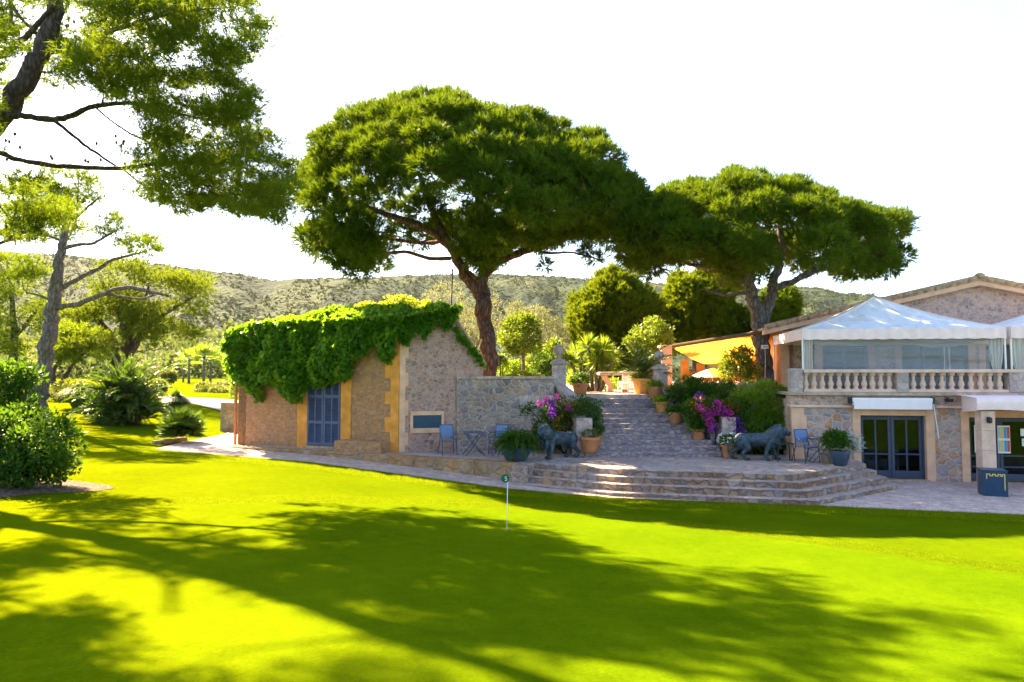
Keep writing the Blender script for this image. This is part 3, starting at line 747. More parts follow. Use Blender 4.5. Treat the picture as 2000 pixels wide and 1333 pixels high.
b = MB(); b.bx(d2a,d2a+.045,.12,.24,.06,d2t-.045); b.bx(d2a,d2b,.118,.242,d2t-.045,d2t-.001); b.build('door_frame', M['doorblue'], house, local=True)
# upper storey, set back behind the balcony
UY = 4.25
ux0 = fx(1528,UY); ut = lambda px,py: BF.at(px,py,UY)
pk = ut(1905,553); e0 = ut(1505,645); e2 = (2*pk[0]-e0[0], e0[1])
sl = (pk[1]-e0[1])/(pk[0]-e0[0]); uz0 = e0[1]+sl*(ux0-e0[0])
wins = [(fx(1607,UY),fx(1697,UY)),(fx(1762,UY),fx(1892,UY)),(fx(1926,UY),fx(1926,UY)+2.2)]
wt = fz(1650,676,UY)
b = MB(); xs_ = [ux0]+[x for w in wins for x in w]+[e2[0]-.6]
for i in range(0,len(xs_),2): b.bx(xs_[i],xs_[i+1],UY,UY+.4,FZ-.2,wt)
b.ext([(ux0,UY,wt),(e2[0]-.6,UY,wt),(e2[0]-.6,UY,uz0),(pk[0],UY,pk[1]),(ux0,UY,uz0)],(0,.4,0))
b.build('upper_wall', M['gable_house'], house, local=True)
b = MB(); b.bx(ux0-.005,ux0+.4,UY-.0,UY+14,FZ-1.2,uz0-.1); b.build('side_wall', M['dressed'], house, local=True)
b = MB()
for x0_,x1_ in wins: b.bx(x0_-.22,x0_,UY-.03,UY+.2,FZ,wt); b.bx(x1_,x1_+.22,UY-.03,UY+.2,FZ,wt); b.bx(x0_-.22,x1_+.22,UY-.028,UY+.2,wt+.001,wt+.16); b.build('window_surround', M['dressed'], house, local=True); b = MB()
b.bx(ux0-.03,ux0+.25,UY-.032,UY+.2,FZ,uz0-.1); b.build('corner_strip', M['dressed'], house, local=True)
for x0_,x1_ in wins:
    n = max(2,round((x1_-x0_)/.75)); 
    glazed('window', x0_, x1_, FZ+.02, wt, UY+.12, [(x0_+(x1_-x0_)*k/n,.07) for k in range(1,n)], [], M['bluemetal'], house, .07, .06)
b = MB(); b.bx(ux0+.5,e2[0]-1,UY+3.0,UY+3.1,FZ,wt+.3); b.build('room', M['dressed_pale'], house, local=True); b = MB(); b.bx(wins[0][0]+.2,wins[0][0]+.85,UY+.5,UY+.53,FZ+.1,wt-.25); b.build('inner_panel', M['white'], house, local=True); b = MB(); b.bx(wins[1][0]+.1,wins[1][0]+1.,UY+.5,UY+.53,FZ+.1,wt-.6); b.build('inner_panel', M['white'], house, local=True)
# roof with tile rows along the rakes
b = MB()
nrm = np.array([-sl,0,1])/math.hypot(sl,1)
for (xa,za,xb,zb) in ((e0[0]-.35,e0[1]-.35*sl,pk[0],pk[1]),(pk[0],pk[1],e2[0]+.35,e2[1]-.35*sl)):
    b.ext([(xa,UY-.35,za+.05),(xb,UY-.35,zb+.05),(xb,UY-.35,zb+.14),(xa,UY-.35,za+.14)],(0,15,0))
rf = b.build('roof', M['tile'], house, local=True)
b = MB()
for sg in (-1,1):
    L = math.hypot(e0[0]-.35-pk[0], e0[1]-.35*sl-pk[1]); n = int(L/.36)
    for i in range(n):
        t0 = i*.36/L; t1 = (i*.36+.42)/L
        xa = pk[0]+sg*(pk[0]-e0[0]+.35)*t0; xb = pk[0]+sg*(pk[0]-e0[0]+.35)*t1
        za = pk[1]-sl*abs(xa-pk[0])+.17; zb = pk[1]-sl*abs(xb-pk[0])+.14
        b.tube([(xa,UY-.30,za),(xb,UY-.30,zb)],[.085,.105],10); b.tube([(xa,UY-.05,za),(xb,UY-.05,zb)],[.085,.105],8)
b.ell((pk[0],UY-.3,pk[1]+.2),(.16,.2,.12),10)
b.build('rake_tiles', M['tile'], rf, smooth=True, local=True)
b = MB()
for sg in (-1,1):
    xa = pk[0]+sg*(pk[0]-e0[0]+.3); za = e0[1]-.3*sl
    b.ext([(pk[0],UY-.3,pk[1]-.12),(xa,UY-.3,za-.12),(xa,UY-.3,za+.048),(pk[0],UY-.3,pk[1]+.048)],(0,.3-.003,0))
b.build('rake_board', M['dressed'], rf, local=True)
# balustrade
bal = thing('balustrade', 'sandstone balustrade with vase balusters along the balcony edge', 'balustrade', tuple(BF.w(0,0,FZ)), BF.rz)
RZ = fz(1700,722); RB = FZ+.09
b = MB(); b.bx(fx(1568),XR,-.11,.17,RZ-.10-FZ,RZ-FZ); b.build('rail', M['dressed_pale'], bal, bevel=.02, local=True)
b = MB(); b.bx(fx(1568),XR,-.09,.15,.002,RB-FZ); b.build('base_rail', M['dressed_pale'], bal, bevel=.015, local=True)
for (pa,pb,zt) in ((1541,1566,RZ+.03),(1748,1772,RZ-.098),(1967,1999,RZ-.098)):
    b = MB(); b.bx(fx(pa),fx(pb),-.13,.19,-.05 if pa==1541 else .004,zt-FZ); b.build('post', M['old_stone'], bal, bevel=.02, local=True)
bh = RZ-.10-RB
prof = [(.085,0),(.085,.05),(.06,.06),(.055,.09),(.085,.20),(.092,.28),(.07,.40),(.045,.50),(.048,.56),(.06,.62),(.06,.64),(.045,.66),(.05,.72)]
prof = [(r*.92, z/.86*bh*.985) for r,z in prof] + [(.085,bh*.845),(.085,bh)]
proto = None
bxs = [fx(1574+i*16.3) for i in range(11)] + [fx(1784+i*18.75) for i in range(10)] + [fx(1999)+.2+.27*i for i in range(3)]
for x_ in bxs:
    if proto is None:
        b = MB(); b.lathe(prof, (0,0,0), 12); proto = b.build('baluster', M['dressed_pale'], bal, smooth=True, local=True); c = proto
    else:
        c = proto.copy(); COL.objects.link(c); c.parent = bal
    c.location = (x_, .03, RB-FZ)
# marquee canopy
def marquee(xa, xb, ya, yb, zt, zb, zp, label, curtains, name='canopy_tent'):
    mq = thing(name, label, 'canopy', tuple(BF.w(xa,ya,FZ)), BF.rz)
    L = lambda V: [(p[0]-xa,p[1]-ya,p[2]-FZ) for p in V]
    b = MB(); xm=(xa+xb)/2-.05; ym=(ya+yb)/2; n=14; vs=[]; fs=[]
    ring = [(xa,ya),(xb,ya),(xb,yb),(xa,yb)]
    for i in range(4):
        p=np.array(ring[i]); q=np.array(ring[(i+1)%4]); base=len(vs)
        for r in range(n+1):
            t=r/n
            for k in range(n+1):
                s_=k/n; e=p*(1-s_)+q*s_; pt=e*(1-t)+np.array([xm,ym])*t
                sag=-.22*math.sin(PI*t)*(.55+.45*math.cos(2*PI*(s_-.5))**2)*1.0
                vs.append((pt[0],pt[1],zt+(zp-zt)*(t**1.06)+sag*.45+.02*math.sin(s_*17+t*3)*(1-t)*t))
        for r in range(n):
            for k in range(n):
                a=base+r*(n+1)+k; fs.append((a,a+1,a+n+2,a+n+1))
    b.add(L(vs),fs); rfo = b.build('roof', M['marquee'], mq, smooth=True, local=True)
    b=MB(); nv=(n+1)*(n+1)
    for i in range(4):
        b.tube(L([np.array(vs[i*nv+r*(n+1)])+[0,0,.004] for r in range(n+1)]),.016,6)
        b.tube(L([np.array(vs[i*nv+r*(n+1)+n//2])+[0,0,.002] for r in range(n+1)]),.007,5)
    b.build('seams', M['canvas'], rfo, smooth=True, local=True)
    b=MB(); vs=[];fs=[]
    for i in range(4):
        p=np.array(ring[i]); q=np.array(ring[(i+1)%4]); ln=np.linalg.norm(q-p); m=int(ln/.05); base=len(vs)
        nr=np.array([(q-p)[1],-(q-p)[0]])/ln
        for k in range(m+1):
            e=p*(1-k/m)+q*k/m + nr*(.012*math.sin(k*.9)+.01)
            sc=.022*abs(math.sin(k*.05*PI/.42))
            vs += [(e[0],e[1],zt),(e[0],e[1],zb+.03-sc)]
        for k in range(m):
            a=base+2*k; fs.append((a,a+1,a+3,a+2))
    b.add(L(vs),fs); o=b.build('valance', M['canvas'], mq, smooth=True, local=True)
    b=MB()
    for x_,y_ in ring:
        b=MB(); b.bx(*[v for v in (x_-.04-xa if x_>xm else x_-xa,x_-xa if x_>xm else x_+.04-xa)],*( (y_-ya+.02,y_-ya+.06) if y_<ym else (y_-ya-.06,y_-ya-.02)),0,zt-FZ-.02)
        b.build('post', M['white_metal'], mq, local=True)
    for (x0_,x1_,kind) in curtains:
        b=MB(); m=40; vs=[]; fs=[]; H=zb+.1-FZ; rows_=10
        for r in range(rows_+1):
            t=r/rows_; z=H*(1-t)
            pinch = 1-.55*math.exp(-((t-.72)/.25)**2) if kind=='tied' else 1
            for k in range(m+1):
                s_=k/m; xc=(x0_+x1_)/2+((s_-.5)*(x1_-x0_))*pinch
                vs.append((xc-xa, .07+.04*math.sin(s_*26+t*2)*pinch+.03, z))
        for r in range(rows_):
            for k in range(m):
                a=r*(m+1)+k; fs.append((a,a+1,a+m+2,a+m+1))
        b.add(vs,fs); b.build('curtain', M['curtain'], mq, smooth=True, local=True)
    return mq
mx0, mx1 = fx(1568,.25), fx(1968,.25)
zt = fz(1720,642,.25); zb = fz(1720,664,.25); zp = BF.at(1742,580,2.2)[1]
mq = marquee(mx0, mx1, .25, 4.1, zt, zb, zp, 'white pyramid canopy over the balcony, clear plastic front sheet and tied end curtains', [(mx0+.02,mx0+.34,'straight'),(mx1-.42,mx1-.02,'tied')])
b = MB(); vs=[]; fs=[]; nx,nz=60,24
for r in range(nz+1):
    for k in range(nx+1):
        s_=k/nx; t=r/nz
        vs.append((.35+s_*(mx1-mx0-.75), .10+.03*math.sin(t*21+s_*4)*(.3+s_)+.02*math.sin(s_*9+t*5), (zb+.08-FZ)*t))
for r in range(nz):
    for k in range(nx):
        a=r*(nx+1)+k; fs.append((a,a+1,a+nx+2,a+nx+1))
b.add(vs,fs); b.build('clear_sheet', M['clear_sheet'], mq, smooth=True, local=True)
for (s0,s1,dep) in ((.40,2.9,.16),(2.9,mx1-mx0-.5,.22)):
    b=MB(); vs=[];fs=[]; n_=40; H0=zb+.12-FZ
    for k in range(n_+1):
        s_=k/n_; sg=dep*math.sin(PI*s_)**.8
        for r in range(6): vs.append((s0+(s1-s0)*s_, .45+.05*math.sin(r*2.2+s_*6), H0-(.12+sg)*r/5))
    for k in range(n_):
        for r in range(5): a=k*6+r; fs.append((a,a+6,a+7,a+1))
    b.add(vs,fs); b.build('swag', M['curtain'], mq, smooth=True, local=True)
marquee(mx1+.12, mx1+5.8, .25, 4.1, zt+.02, zb, zp-.15, 'second white canopy cut off by the frame, white curtains gathered at its left post', [(mx1+.14,mx1+.75,'tied')])
# rolled awning above the first door
aw = thing('rolled_awning', 'rolled white awning in its cassette above the left blue door', 'awning', tuple(BF.w(fx(1664,-.3),-.3,0)), BF.rz)
ax0, ax1 = fx(1665,-.3), fx(1822,-.3); at, ab = fz(1740,778,-.3), fz(1740,800,-.3); X0 = ax0
b = MB(); b.bx(0,ax1-ax0,0,.28,at-.12,at); b.tube([(0.02,.10,at-.16),(ax1-ax0-.02,.10,at-.16)],.075,14); b.build('cassette', M['white_metal'], aw, bevel=.02, local=True)
b = MB(); b.bx(.03,ax1-ax0-.03,-.02,.0,ab,at-.03); b.build('valance', M['white'], aw, bevel=.004, local=True)
b = MB(); b.tube([(ax1-ax0+.02,.05,at-.1),(ax1-ax0+.05,.03,at-.4),(ax1-ax0+.13,.02,fz(1830,857,-.3))],.014,6); b.build('crank', M['white_metal'], aw, local=True)
b = MB(); b.bx(-.06,0,.02,.25,at-.16,at+.02); b.build('bracket', M['iron'], aw, local=True); b = MB(); b.bx(ax1-ax0,ax1-ax0+.06,.02,.25,at-.16,at+.02); b.build('bracket', M['iron'], aw, local=True)
# porch: stone column, beam canopy, lamp
CY = -1.25
cx0, cx1 = fx(1913.5,CY), fx(1946,CY); ct = fz(1930,803,CY)
col = thing('stone_column', 'square pale stone column of the porch with a small wall lamp', 'column', tuple(BF.w(cx0,CY,0)), BF.rz)
b = MB(); w = (cx1-cx0)*.84; hh = ct/4
for i in range(4): b.bx(0,w,0,w,i*hh-.1*(i==0),(i+1)*hh-.004)
b.build('shaft', M['dressed_pale'], col, bevel=.008, local=True)
b = MB(); lz = fz(1930,818,CY); b.bx(w/2-.04,w/2+.04,-.02,-.002,lz-.1,lz+.05); b.lathe([(.02,-.10),(.055,-.085),(.065,.02),(.05,.05),(.02,.06)],(w/2,-.075,lz-.02),12); b.build('lamp', M['iron'], col, smooth=True, local=True)
pc = thing('porch_canopy', 'cream canvas porch cover on the square stone column', 'canopy', tuple(BF.w(fx(1873,0),0,0)), BF.rz)
o0 = fx(1873,0); oc = fx(1905,CY-.1); yt = fz(1930,778,CY-.1)
b = MB()
def quad(p): b.add([(q[0]-o0,q[1],q[2]) for q in p],[(0,1,2,3)])
z0_ = yt; zl = ct+.02
quad([(o0,-.1,zl-.10),(oc,CY-.12,zl-.02),(oc,CY-.12,z0_),(o0,-.1,z0_+.02)])
n_=24
vs=[];fs=[]
for k in range(n_+1):
    x_=oc+(XR-oc)*k/n_-o0; wv=.03*math.sin(k*1.1)
    vs+=[(x_,CY-.12+wv*.3,zl+.02*math.sin(k*.8)),(x_,CY-.13-wv,(zl+z0_)/2+.02),(x_,CY-.12,z0_),(x_+.1,-.1,z0_+.05)]
for k in range(n_):
    for j in range(3): a=4*k+j; fs.append((a,a+4,a+5,a+1))
b.add(vs,fs); b.build('cover', M['canvas'], pc, smooth=True, local=True)
b = MB(); b.bx(oc-o0+.03,XR-o0,CY-.06,CY+.02,zl+.03,zl+.1); b.build('beam', M['white_metal'], pc, local=True)
# security camera and lamp bracket
b = MB(); sx=fx(1848,0); sz=fz(1848,782); b.box((sx,-.13,sz),(.10,.22,.09),.3); b.bx(sx-.02,sx+.02,-.1,.02,sz+.02,sz+.08); 
o=b.build('floodlight', M['iron'], bevel=.01, local=True); o.location=tuple(BF.w(0,0,0)); o.rotation_euler=(0,0,BF.rz); tag(o,'small black floodlight under the balcony between the awning and the porch','lamp')
# posters taped to the second door
def poster(xa, xb, za, zb_, label, panels):
    t = thing('poster', label, 'poster', tuple(BF.w(xa,.13,za)), BF.rz)
    b = MB(); b.bx(0,xb-xa,0,.004,0,zb_-za); b.build('sheet', M['poster_white'], t, local=True)
    for (u0,u1,v0,v1,mt) in panels:
        b = MB(); b.bx(u0*(xb-xa),u1*(xb-xa),-.004,-.001,v0*(zb_-za),v1*(zb_-za)); b.build('stripe', M[mt], t, local=True)
zA, zB = fz(1950,885,.13), fz(1950,831,.13)
poster(fx(1899,.13),fx(1928,.13),zA,zB,'white poster with blue and red stripes, half behind the porch column',[(.18,.42,.06,.46,'p_blue'),(.42,.62,.06,.46,'p_blue'),(.66,.95,.06,.46,'p_red'),(.18,.62,.54,.95,'p_blue'),(.66,.95,.54,.95,'p_red')])
poster(fx(1944,.13),fx(1968.5,.13),zA-.01,zB-.01,'white poster with grey, yellow, blue and red stripes right of the porch column',[(.04,.24,.06,.46,'p_grey'),(.24,.46,.06,.46,'p_yellow'),(.50,.74,.06,.46,'p_blue'),(.76,.96,.06,.46,'p_red'),(.04,.24,.54,.95,'p_grey'),(.24,.46,.54,.95,'p_yellow'),(.50,.74,.54,.95,'p_blue'),(.76,.96,.54,.95,'p_red')])
n = thing('notice', 'plain white notice sheet high on the right blue door', 'notice', tuple(BF.w(fx(1989,.13),.13,fz(1990,852,.13))), BF.rz)
b = MB(); b.bx(0,.55,0,.004,0,.21); b.build('sheet', M['poster_white'], n, local=True)
n = thing('notice', 'white notice with a black slash, lower on the right blue door', 'notice', tuple(BF.w(fx(1991,.13),.13,fz(1990,872,.13))), BF.rz)
b = MB(); b.bx(0,.5,0,.004,0,.22); b.build('sheet', M['poster_white'], n, local=True)
b = MB(); b.ext([(.03,-.003,.13),(.06,-.003,.15),(.24,-.003,.07),(.21,-.003,.05)],(0,.002,0)); b.build('slash', M['p_ink'], n, local=True)
# outdoor fittings on the upper wall's left corner
b = MB(); xa_=fx(1528,UY); zz_=fz(1535,664,UY)
b.box((xa_+.25,UY-.25,zz_),(.55,.12,.10),.1); b.box((xa_+.05,UY-.12,zz_+.02),(.12,.2,.14)); b.tube([(xa_+.1,UY-.1,zz_-.22),(xa_+.55,UY-.3,zz_-.08)],.02,6)
o=b.build('wall_fixture', M['white_metal'], bevel=.01, local=True); o.location=tuple(BF.w(0,0,0)); o.rotation_euler=(0,0,BF.rz); tag(o,'white fixture on two arms at the upper left corner of the house','wall light')
# ================================================================== bistro furniture
def make_chair(label, loc, rz):
    t = thing('bistro_chair', label, 'chair', (0,0,0), 0, 'blue bistro chairs on the terrace')
    # faces -y
    b = MB(); b.box((0,-.02,.44),(.42,.40,.022),0,math.radians(-3)); b.build('seat', M['chairmesh'], t, bevel=.008, local=True)
    b = MB(); b.box((0,.235,.72),(.40,.018,.36),0,math.radians(-9)); b.build('backrest', M['chairmesh'], t, bevel=.006, local=True)
    for s in (-1,1):
        b = MB(); b.tube([(s*.235,-.26,0),(s*.225,-.20,.44),(s*.22,-.19,.46)],.016,8); b.build('leg', M['bluemetal'], t, smooth=True, local=True)
        b = MB(); b.tube([(s*.25,.34,0),(s*.22,.19,.45),(s*.21,.215,.62),(s*.21,.27,.92)],.016,8); b.build('leg', M['bluemetal'], t, smooth=True, local=True)
        b = MB(); b.tube([(s*.215,.225,.66),(s*.25,.10,.665),(s*.27,-.12,.655),(s*.26,-.22,.60),(s*.225,-.2,.45)],.014,8); b.build('armrest', M['bluemetal'], t, smooth=True, local=True)
    b = MB(); b.tube([(-.21,.27,.91),(0,.285,.915),(.21,.27,.91)],.014,8); b.tube([(-.225,-.2,.43),(.225,-.2,.43)],.013,8); b.tube([(-.222,.19,.43),(.222,.19,.43)],.013,8)
    for i in range(7): x=-.17+i*.0567; b.tube([(x,.20,.45),(x,.222,.56)],.006,5)
    b.build('frame', M['bluemetal'], t, smooth=True, local=True)
    t.location = tuple(map(float,loc)); t.rotation_euler = (0,0,rz)
    return t
ch = make_chair('blue bistro chair under the dark plaque of the hut', HZ(875,888,TZ+.006), math.radians(18))
def put(src, label, loc, rz):
    c = copy_tree(src); c['label'] = label; c.location = tuple(map(float,loc)); c.rotation_euler = (0,0,rz); return c
put(ch, 'blue bistro chair half behind the black bowl of ferns', HZ(974,887,TZ+.006), math.radians(-24))
put(ch, 'blue bistro chair against the house wall, right of the walking lion', HZ(1576,903,TZ+.006), math.radians(14))
def make_table(label, loc, rz):
    t = thing('bistro_table', label, 'table', (0,0,0), 0, 'small folding bistro tables')
    b = MB(); b.bx(-.30,.30,-.30,.30,.70,.72); b.build('table_top', M['bluemetal'], t, bevel=.008, local=True)
    for s in (-1,1):
        for y in (-1,1):
            b = MB(); b.tube([(s*.30,y*.25,0),(-s*.02,y*.24,.38),(-s*.27,y*.23,.70)],.013,7); b.build('leg', M['bluemetal'], t, smooth=True, local=True)
    b = MB(); b.tube([(.22,-.25,.12),(.22,.25,.12)],.01,6); b.tube([(-.22,-.25,.12),(-.22,.25,.12)],.01,6); b.tube([(-.24,-.23,.66),(-.24,.23,.66)],.01,6); b.build('stretcher', M['bluemetal'], t, local=True)
    t.location = tuple(map(float,loc)); t.rotation_euler = (0,0,rz); return t
tb = make_table('folding bistro table between the two blue chairs by the rubble wall', HZ(925,889,TZ+.006), .25)
put(tb, 'folding bistro table beside the chair at the house wall', HZ(1604,904,TZ+.006), -.2)
t = thing('side_table', 'low black iron stool behind the walking lion\'s head', 'stool', HZ(1531,901,TZ+.006))
b = MB(); b.bx(-.26,.26,-.2,.2,.50,.525); b.build('table_top', M['iron'], t, bevel=.006, local=True)
for s in (-1,1):
    for y in (-1,1): b = MB(); b.tube([(s*.25,y*.18,0),(s*.21,y*.15,.5)],.014,6); b.build('leg', M['iron'], t, local=True)
# ================================================================== lions
def lion(label, loc, rz, head_yaw, stride):
    o0 = MB(); b = o0
    b.cap((-.42,0,.60),(.25,0,.62),.175,.21,14)
    b.ell((.36,0,.58),(.25,.21,.25),14); b.ell((-.10,0,.565),(.36,.165,.17),14)
    for s in (-1,1): b.ell((-.48,s*.085,.56),(.21,.115,.23),14); b.ell((.33,s*.13,.56),(.14,.09,.22),12)
    # neck, mane and head, turned on the neck
    R = Matrix.Rotation(head_yaw,3,'Z'); piv = Vector((.42,0,.72))
    def h(p): q = R @ (Vector(p)-piv) + piv; return (q.x,q.y,q.z)
    b.ell((.42,0,.70),(.25,.22,.27),14)
    b.ell(h((.55,0,.80)),(.22,.215,.255),14,R)
    rng = random.Random(3)
    for i in range(70):
        a = rng.uniform(0,2*PI); u = rng.uniform(-.5,1); rr_ = .21*math.sqrt(max(0,1-(u*.5)**2))
        p = (.52+.13*u-.03, rr_*math.cos(a)*1.02, .77+.07*u+rr_*math.sin(a)*1.18)
        b.cap(h(p), h((p[0]-.07,p[1]*1.08,p[2]-.06)), .038,.020,7)
    for i in range(26):
        a = rng.uniform(-1.1,1.1); p=(.42+.2*math.cos(a), .2*math.sin(a)*1.05, rng.uniform(.42,.62)); b.cap(p,(p[0]+.01,p[1],p[2]-.12),.035,.018,7)
    b.ell(h((.72,0,.84)),(.135,.115,.125),14,R)
    b.cap(h((.76,0,.815)),h((.865,0,.795)),.085,.062,12); b.ell(h((.86,0,.735)),(.055,.05,.04),10,R)
    b.ell(h((.915,0,.82)),(.03,.04,.028),8,R)
    for s in (-1,1):
        b.ell(h((.80,s*.06,.892)),(.04,.032,.022),8,R); b.ell(h((.885,s*.04,.775)),(.045,.036,.035),8,R)
        b.ell(h((.66,s*.115,.955)),(.03,.045,.045),8,R)
    def leg(pts, rad, paw):
        for i in range(len(pts)-1): b.cap(pts[i],pts[i+1],rad[i],rad[i+1],12)
        b.ell((paw[0],paw[1],.042),(.095,.065,.045),10)
        for k in (-1,0,1): b.ell((paw[0]+.075,paw[1]+k*.035,.034),(.035,.02,.03),8)
    for s in (-1,1):
        d = stride*s
        leg([(.34,s*.13,.56),(.30+d*.10,s*.145,.37),(.34+d*.21,s*.14,.20),(.34+d*.24,s*.14,.06)],[.105,.078,.056,.05],(.38+d*.24,s*.14))
        d = -stride*s
        leg([(-.50,s*.11,.54),(-.42+d*.12,s*.13,.37),(-.62+d*.17,s*.13,.21),(-.58+d*.20,s*.13,.06)],[.135,.09,.055,.047],(-.53+d*.20,s*.13))
    tl = [(-.62,0,.64),(-.76,0,.60),(-.86,.02,.46),(-.88,.03,.30),(-.82,.03,.17),(-.76,.03,.15)]
    for i in range(len(tl)-1): b.cap(tl[i],tl[i+1],.034,.030,8)
    b.cap(tl[-2],tl[-1],.045,.05,8)
    o = b.build('lion_statue', M['bronze'], local=True)
    r = o.modifiers.new('fuse','REMESH'); r.mode='VOXEL'; r.voxel_size=.0155; r.use_smooth_shade=True
    s_ = o.modifiers.new('soften','SMOOTH'); s_.factor=.5; s_.iterations=3
    o.location = tuple(map(float,loc)); o.rotation_euler=(0,0,rz)
    return tag(o, label, 'statue', 'bronze lions flanking the stairs')
q = HZ(1092,897,TZ); lion('dark bronze lion standing by the bougainvillea with its head turned to the lawn', (q[0]-.02,q[1]+.1,TZ+.006), PI+.62, .35, .35)
q = HZ(1490,899.5,TZ); lion('dark bronze lion striding in profile towards the house', (q[0]-.12,q[1],TZ+.006), -.10, .0, .8)
# ================================================================== bin, flag
bn = HZ(1944,972,.02); 
bb = thing('litter_bin', 'dark blue box bin with a gold battlement line on its front', 'bin', (bn[0]+.12,bn[1]+.26,.03), math.radians(-22))
bw = .275
b = MB(); b.bx(-bw,bw,-.26,.26,0,.64); b.build('body', M['bin'], bb, bevel=.008, local=True)
b = MB(); b.bx(-bw-.012,bw+.012,-.272,.272,.642,.67); b.build('lid', M['bin'], bb, bevel=.006, local=True)
b = MB(); path = [(-.21,.50),(-.21,.62),(-.13,.62),(-.13,.575),(-.06,.575),(-.06,.62),(.01,.62),(.01,.575),(.08,.575),(.08,.62),(.15,.62),(.15,.575),(.19,.575),(.19,.62),(.245,.62),(.245,.20)]
for i in range(len(path)-1):
    (xa,za),(xb,zb2)=[(px_*.85,pz_*.92) for px_,pz_ in (path[i],path[i+1])]; lo,hi=min(xa,xb),max(xa,xb); l2,h2=min(za,zb2),max(za,zb2)
    if za==zb2: b.bx(lo+.0105,hi-.0105 if hi-lo>.03 else hi,-.266,-.259,l2-.011,h2+.009)
    else: b.bx(lo-.01,hi+.01,-.266,-.259,l2-.0102,h2+.0102)
b.build('emblem', M['gold'], bb, local=True)
fl = HG(990,1037); DF = fl[1]
fz0 = float(gz(fl[0],fl[1]))+.008
f = thing('hole_marker', 'thin white putting-green marker with a round green 5 disc', 'golf marker', (fl[0],fl[1],fz0))
hgt = W(990,928,DF)[2]-fz0; sc = DF/FP
b = MB(); b.tube([(0,0,-.02),(.012,0,hgt-.09)],[.0055,.005],8); b.build('stick', M['flagwhite'], f, smooth=True, local=True)
R_ = 8.3*sc; dz = W(990,934.5,DF)[2]-fz0; dxc = -3.2*sc
b = MB(); m_=28
b.ext([(dxc+R_*math.cos(2*PI*k/m_),-.018,dz+R_*math.sin(2*PI*k/m_)) for k in range(m_)],(0,.008,0)); b.build('disc', M['flaggreen'], f, local=True)
b = MB(); s5=[(.38,.75),(-.22,.75),(-.32,.10),(.0,.22),(.28,.12),(.38,-.2),(.25,-.55),(-.05,-.68),(-.38,-.55)]
b.tube([(dxc+.15*R_+.62*R_*x,-.0205,dz-.1*R_+.62*R_*z) for x,z in s5],.075*R_,6); b.build('numeral', M['flagwhite'], f, local=True)
hole = MB(); hole.lathe([(.054,.0),(.054,.003)],(0,0,0),20); hole.build('cup', M['black'], f, local=True)
# ================================================================== upper terrace furniture
# orange shade sail on stone posts
sa = thing('shade_awning', 'sunlit orange fabric awning slung above the upper terrace', 'awning', tuple(W(1400,735,27)))
c1 = W(1313,679,27.0); c2 = W(1545,643,24.6); c3 = W(1560,694,31.5); c4 = W(1404,718,33.0)
b = MB(); n=16; vs=[];fs=[]
for i in range(n+1):
    for j in range(n+1):
        s_,t_=i/n,j/n; p=c1*(1-s_)*(1-t_)+c2*s_*(1-t_)+c3*s_*t_+c4*(1-s_)*t_
        p=p-np.array([0,0,.14*math.sin(PI*t_)*1+.03*math.sin(PI*6*s_)]); vs.append(p)
for i in range(n):
    for j in range(n): a=i*(n+1)+j; fs.append((a,a+1,a+n+2,a+n+1))
b.add(vs,fs); b.build('fabric', M['awning'], sa, smooth=True)
b = MB(); b.tube([c1+[0,-.05,.05],c2+[0,-.05,.05]],.075,8); b.build('front_beam', M['wood_dark'], sa); b=MB(); b.tube([c4,c3],.05,8); b.build('rear_beam', M['wood_dark'], sa)
def post(px, py0, Y, w, label, mat='plaster', cap=False):
    p = W(px,py0,Y); o = thing('stone_post', label, 'post', (p[0],p[1],UZ), 0, 'posts of the upper terrace')
    b = MB(); b.bx(-w/2,w/2,-w/2,w/2,0,p[2]-UZ); b.build('shaft', M[mat], o, bevel=.02, local=True)
    if cap: b = MB(); b.bx(-w/2-.06,w/2+.06,-w/2-.06,w/2+.06,p[2]-UZ+.002,p[2]-UZ+.1); b.build('capital', M[mat], o, bevel=.02, local=True)
post(1300,680,27.3,.42,'stone post with a flat cap at the left end of the orange awning','dressed',True)
post(1337,702,32.5,.34,'orange stone post under the awning, nearer its dark corner')
post(1368,710,33.2,.34,'orange stone post beside the white parasol')
b=MB(); b.bx(*sorted((W(1325,0,33.6)[0],W(1500,0,33.6)[0])),33.5,33.7,UZ,W(0,726,33.6)[2]); o=b.build('parapet_wall', M['plaster']); tag(o,'low ochre wall under the far end of the orange awning','wall')
pp = W(1392,719,30.); o = thing('parasol', 'white parasol under the orange awning', 'parasol', (pp[0],pp[1],UZ))
b=MB(); hz_=pp[2]-UZ; b.lathe([(1.05,hz_-.42),(1.06,hz_-.40),(.5,hz_-.16),(.03,hz_)],(0,0,0),8); b.build('canopy', M['marquee'], o, local=True); b=MB(); b.tube([(0,0,0),(0,0,hz_)],.025,8); b.build('pole', M['white_metal'], o, local=True)
# stone garden table with scrolled legs
p = W(1206,738,27.5); o = thing('stone_table', 'thick tile-topped garden table on curved stone legs', 'table', (p[0],p[1],UZ))
b=MB(); tz=W(1200,727,27.5)[2]-UZ; b.bx(-.78,.78,-.5,.5,tz-.14,tz); b.build('slab', M['coping'], o, bevel=.05, local=True)
for s in (-1,1):
    b=MB(); prof_=[(.42,0),(.22,0),(.22,.25),(.30,.5),(.46,tz-.145),(.66,tz-.145),(.50,tz-.4),(.42,.3)]
    b.ext([(s*x,-.2,z) for x,z in prof_],(0,.4,0)); b.build('leg', M['dressed'], o, bevel=.02, local=True)
p = W(1221,771,26.2); o = thing('slatted_chair', 'white slatted garden chair seen from behind at the stair head', 'chair', (p[0],p[1],UZ), .2)
b=MB()
for i in range(8): b.box((0,-.20-.01*i,.18+i*.065),(.40,.015,.048),0,math.radians(15))
b.build('backrest', M['white'], o, local=True)
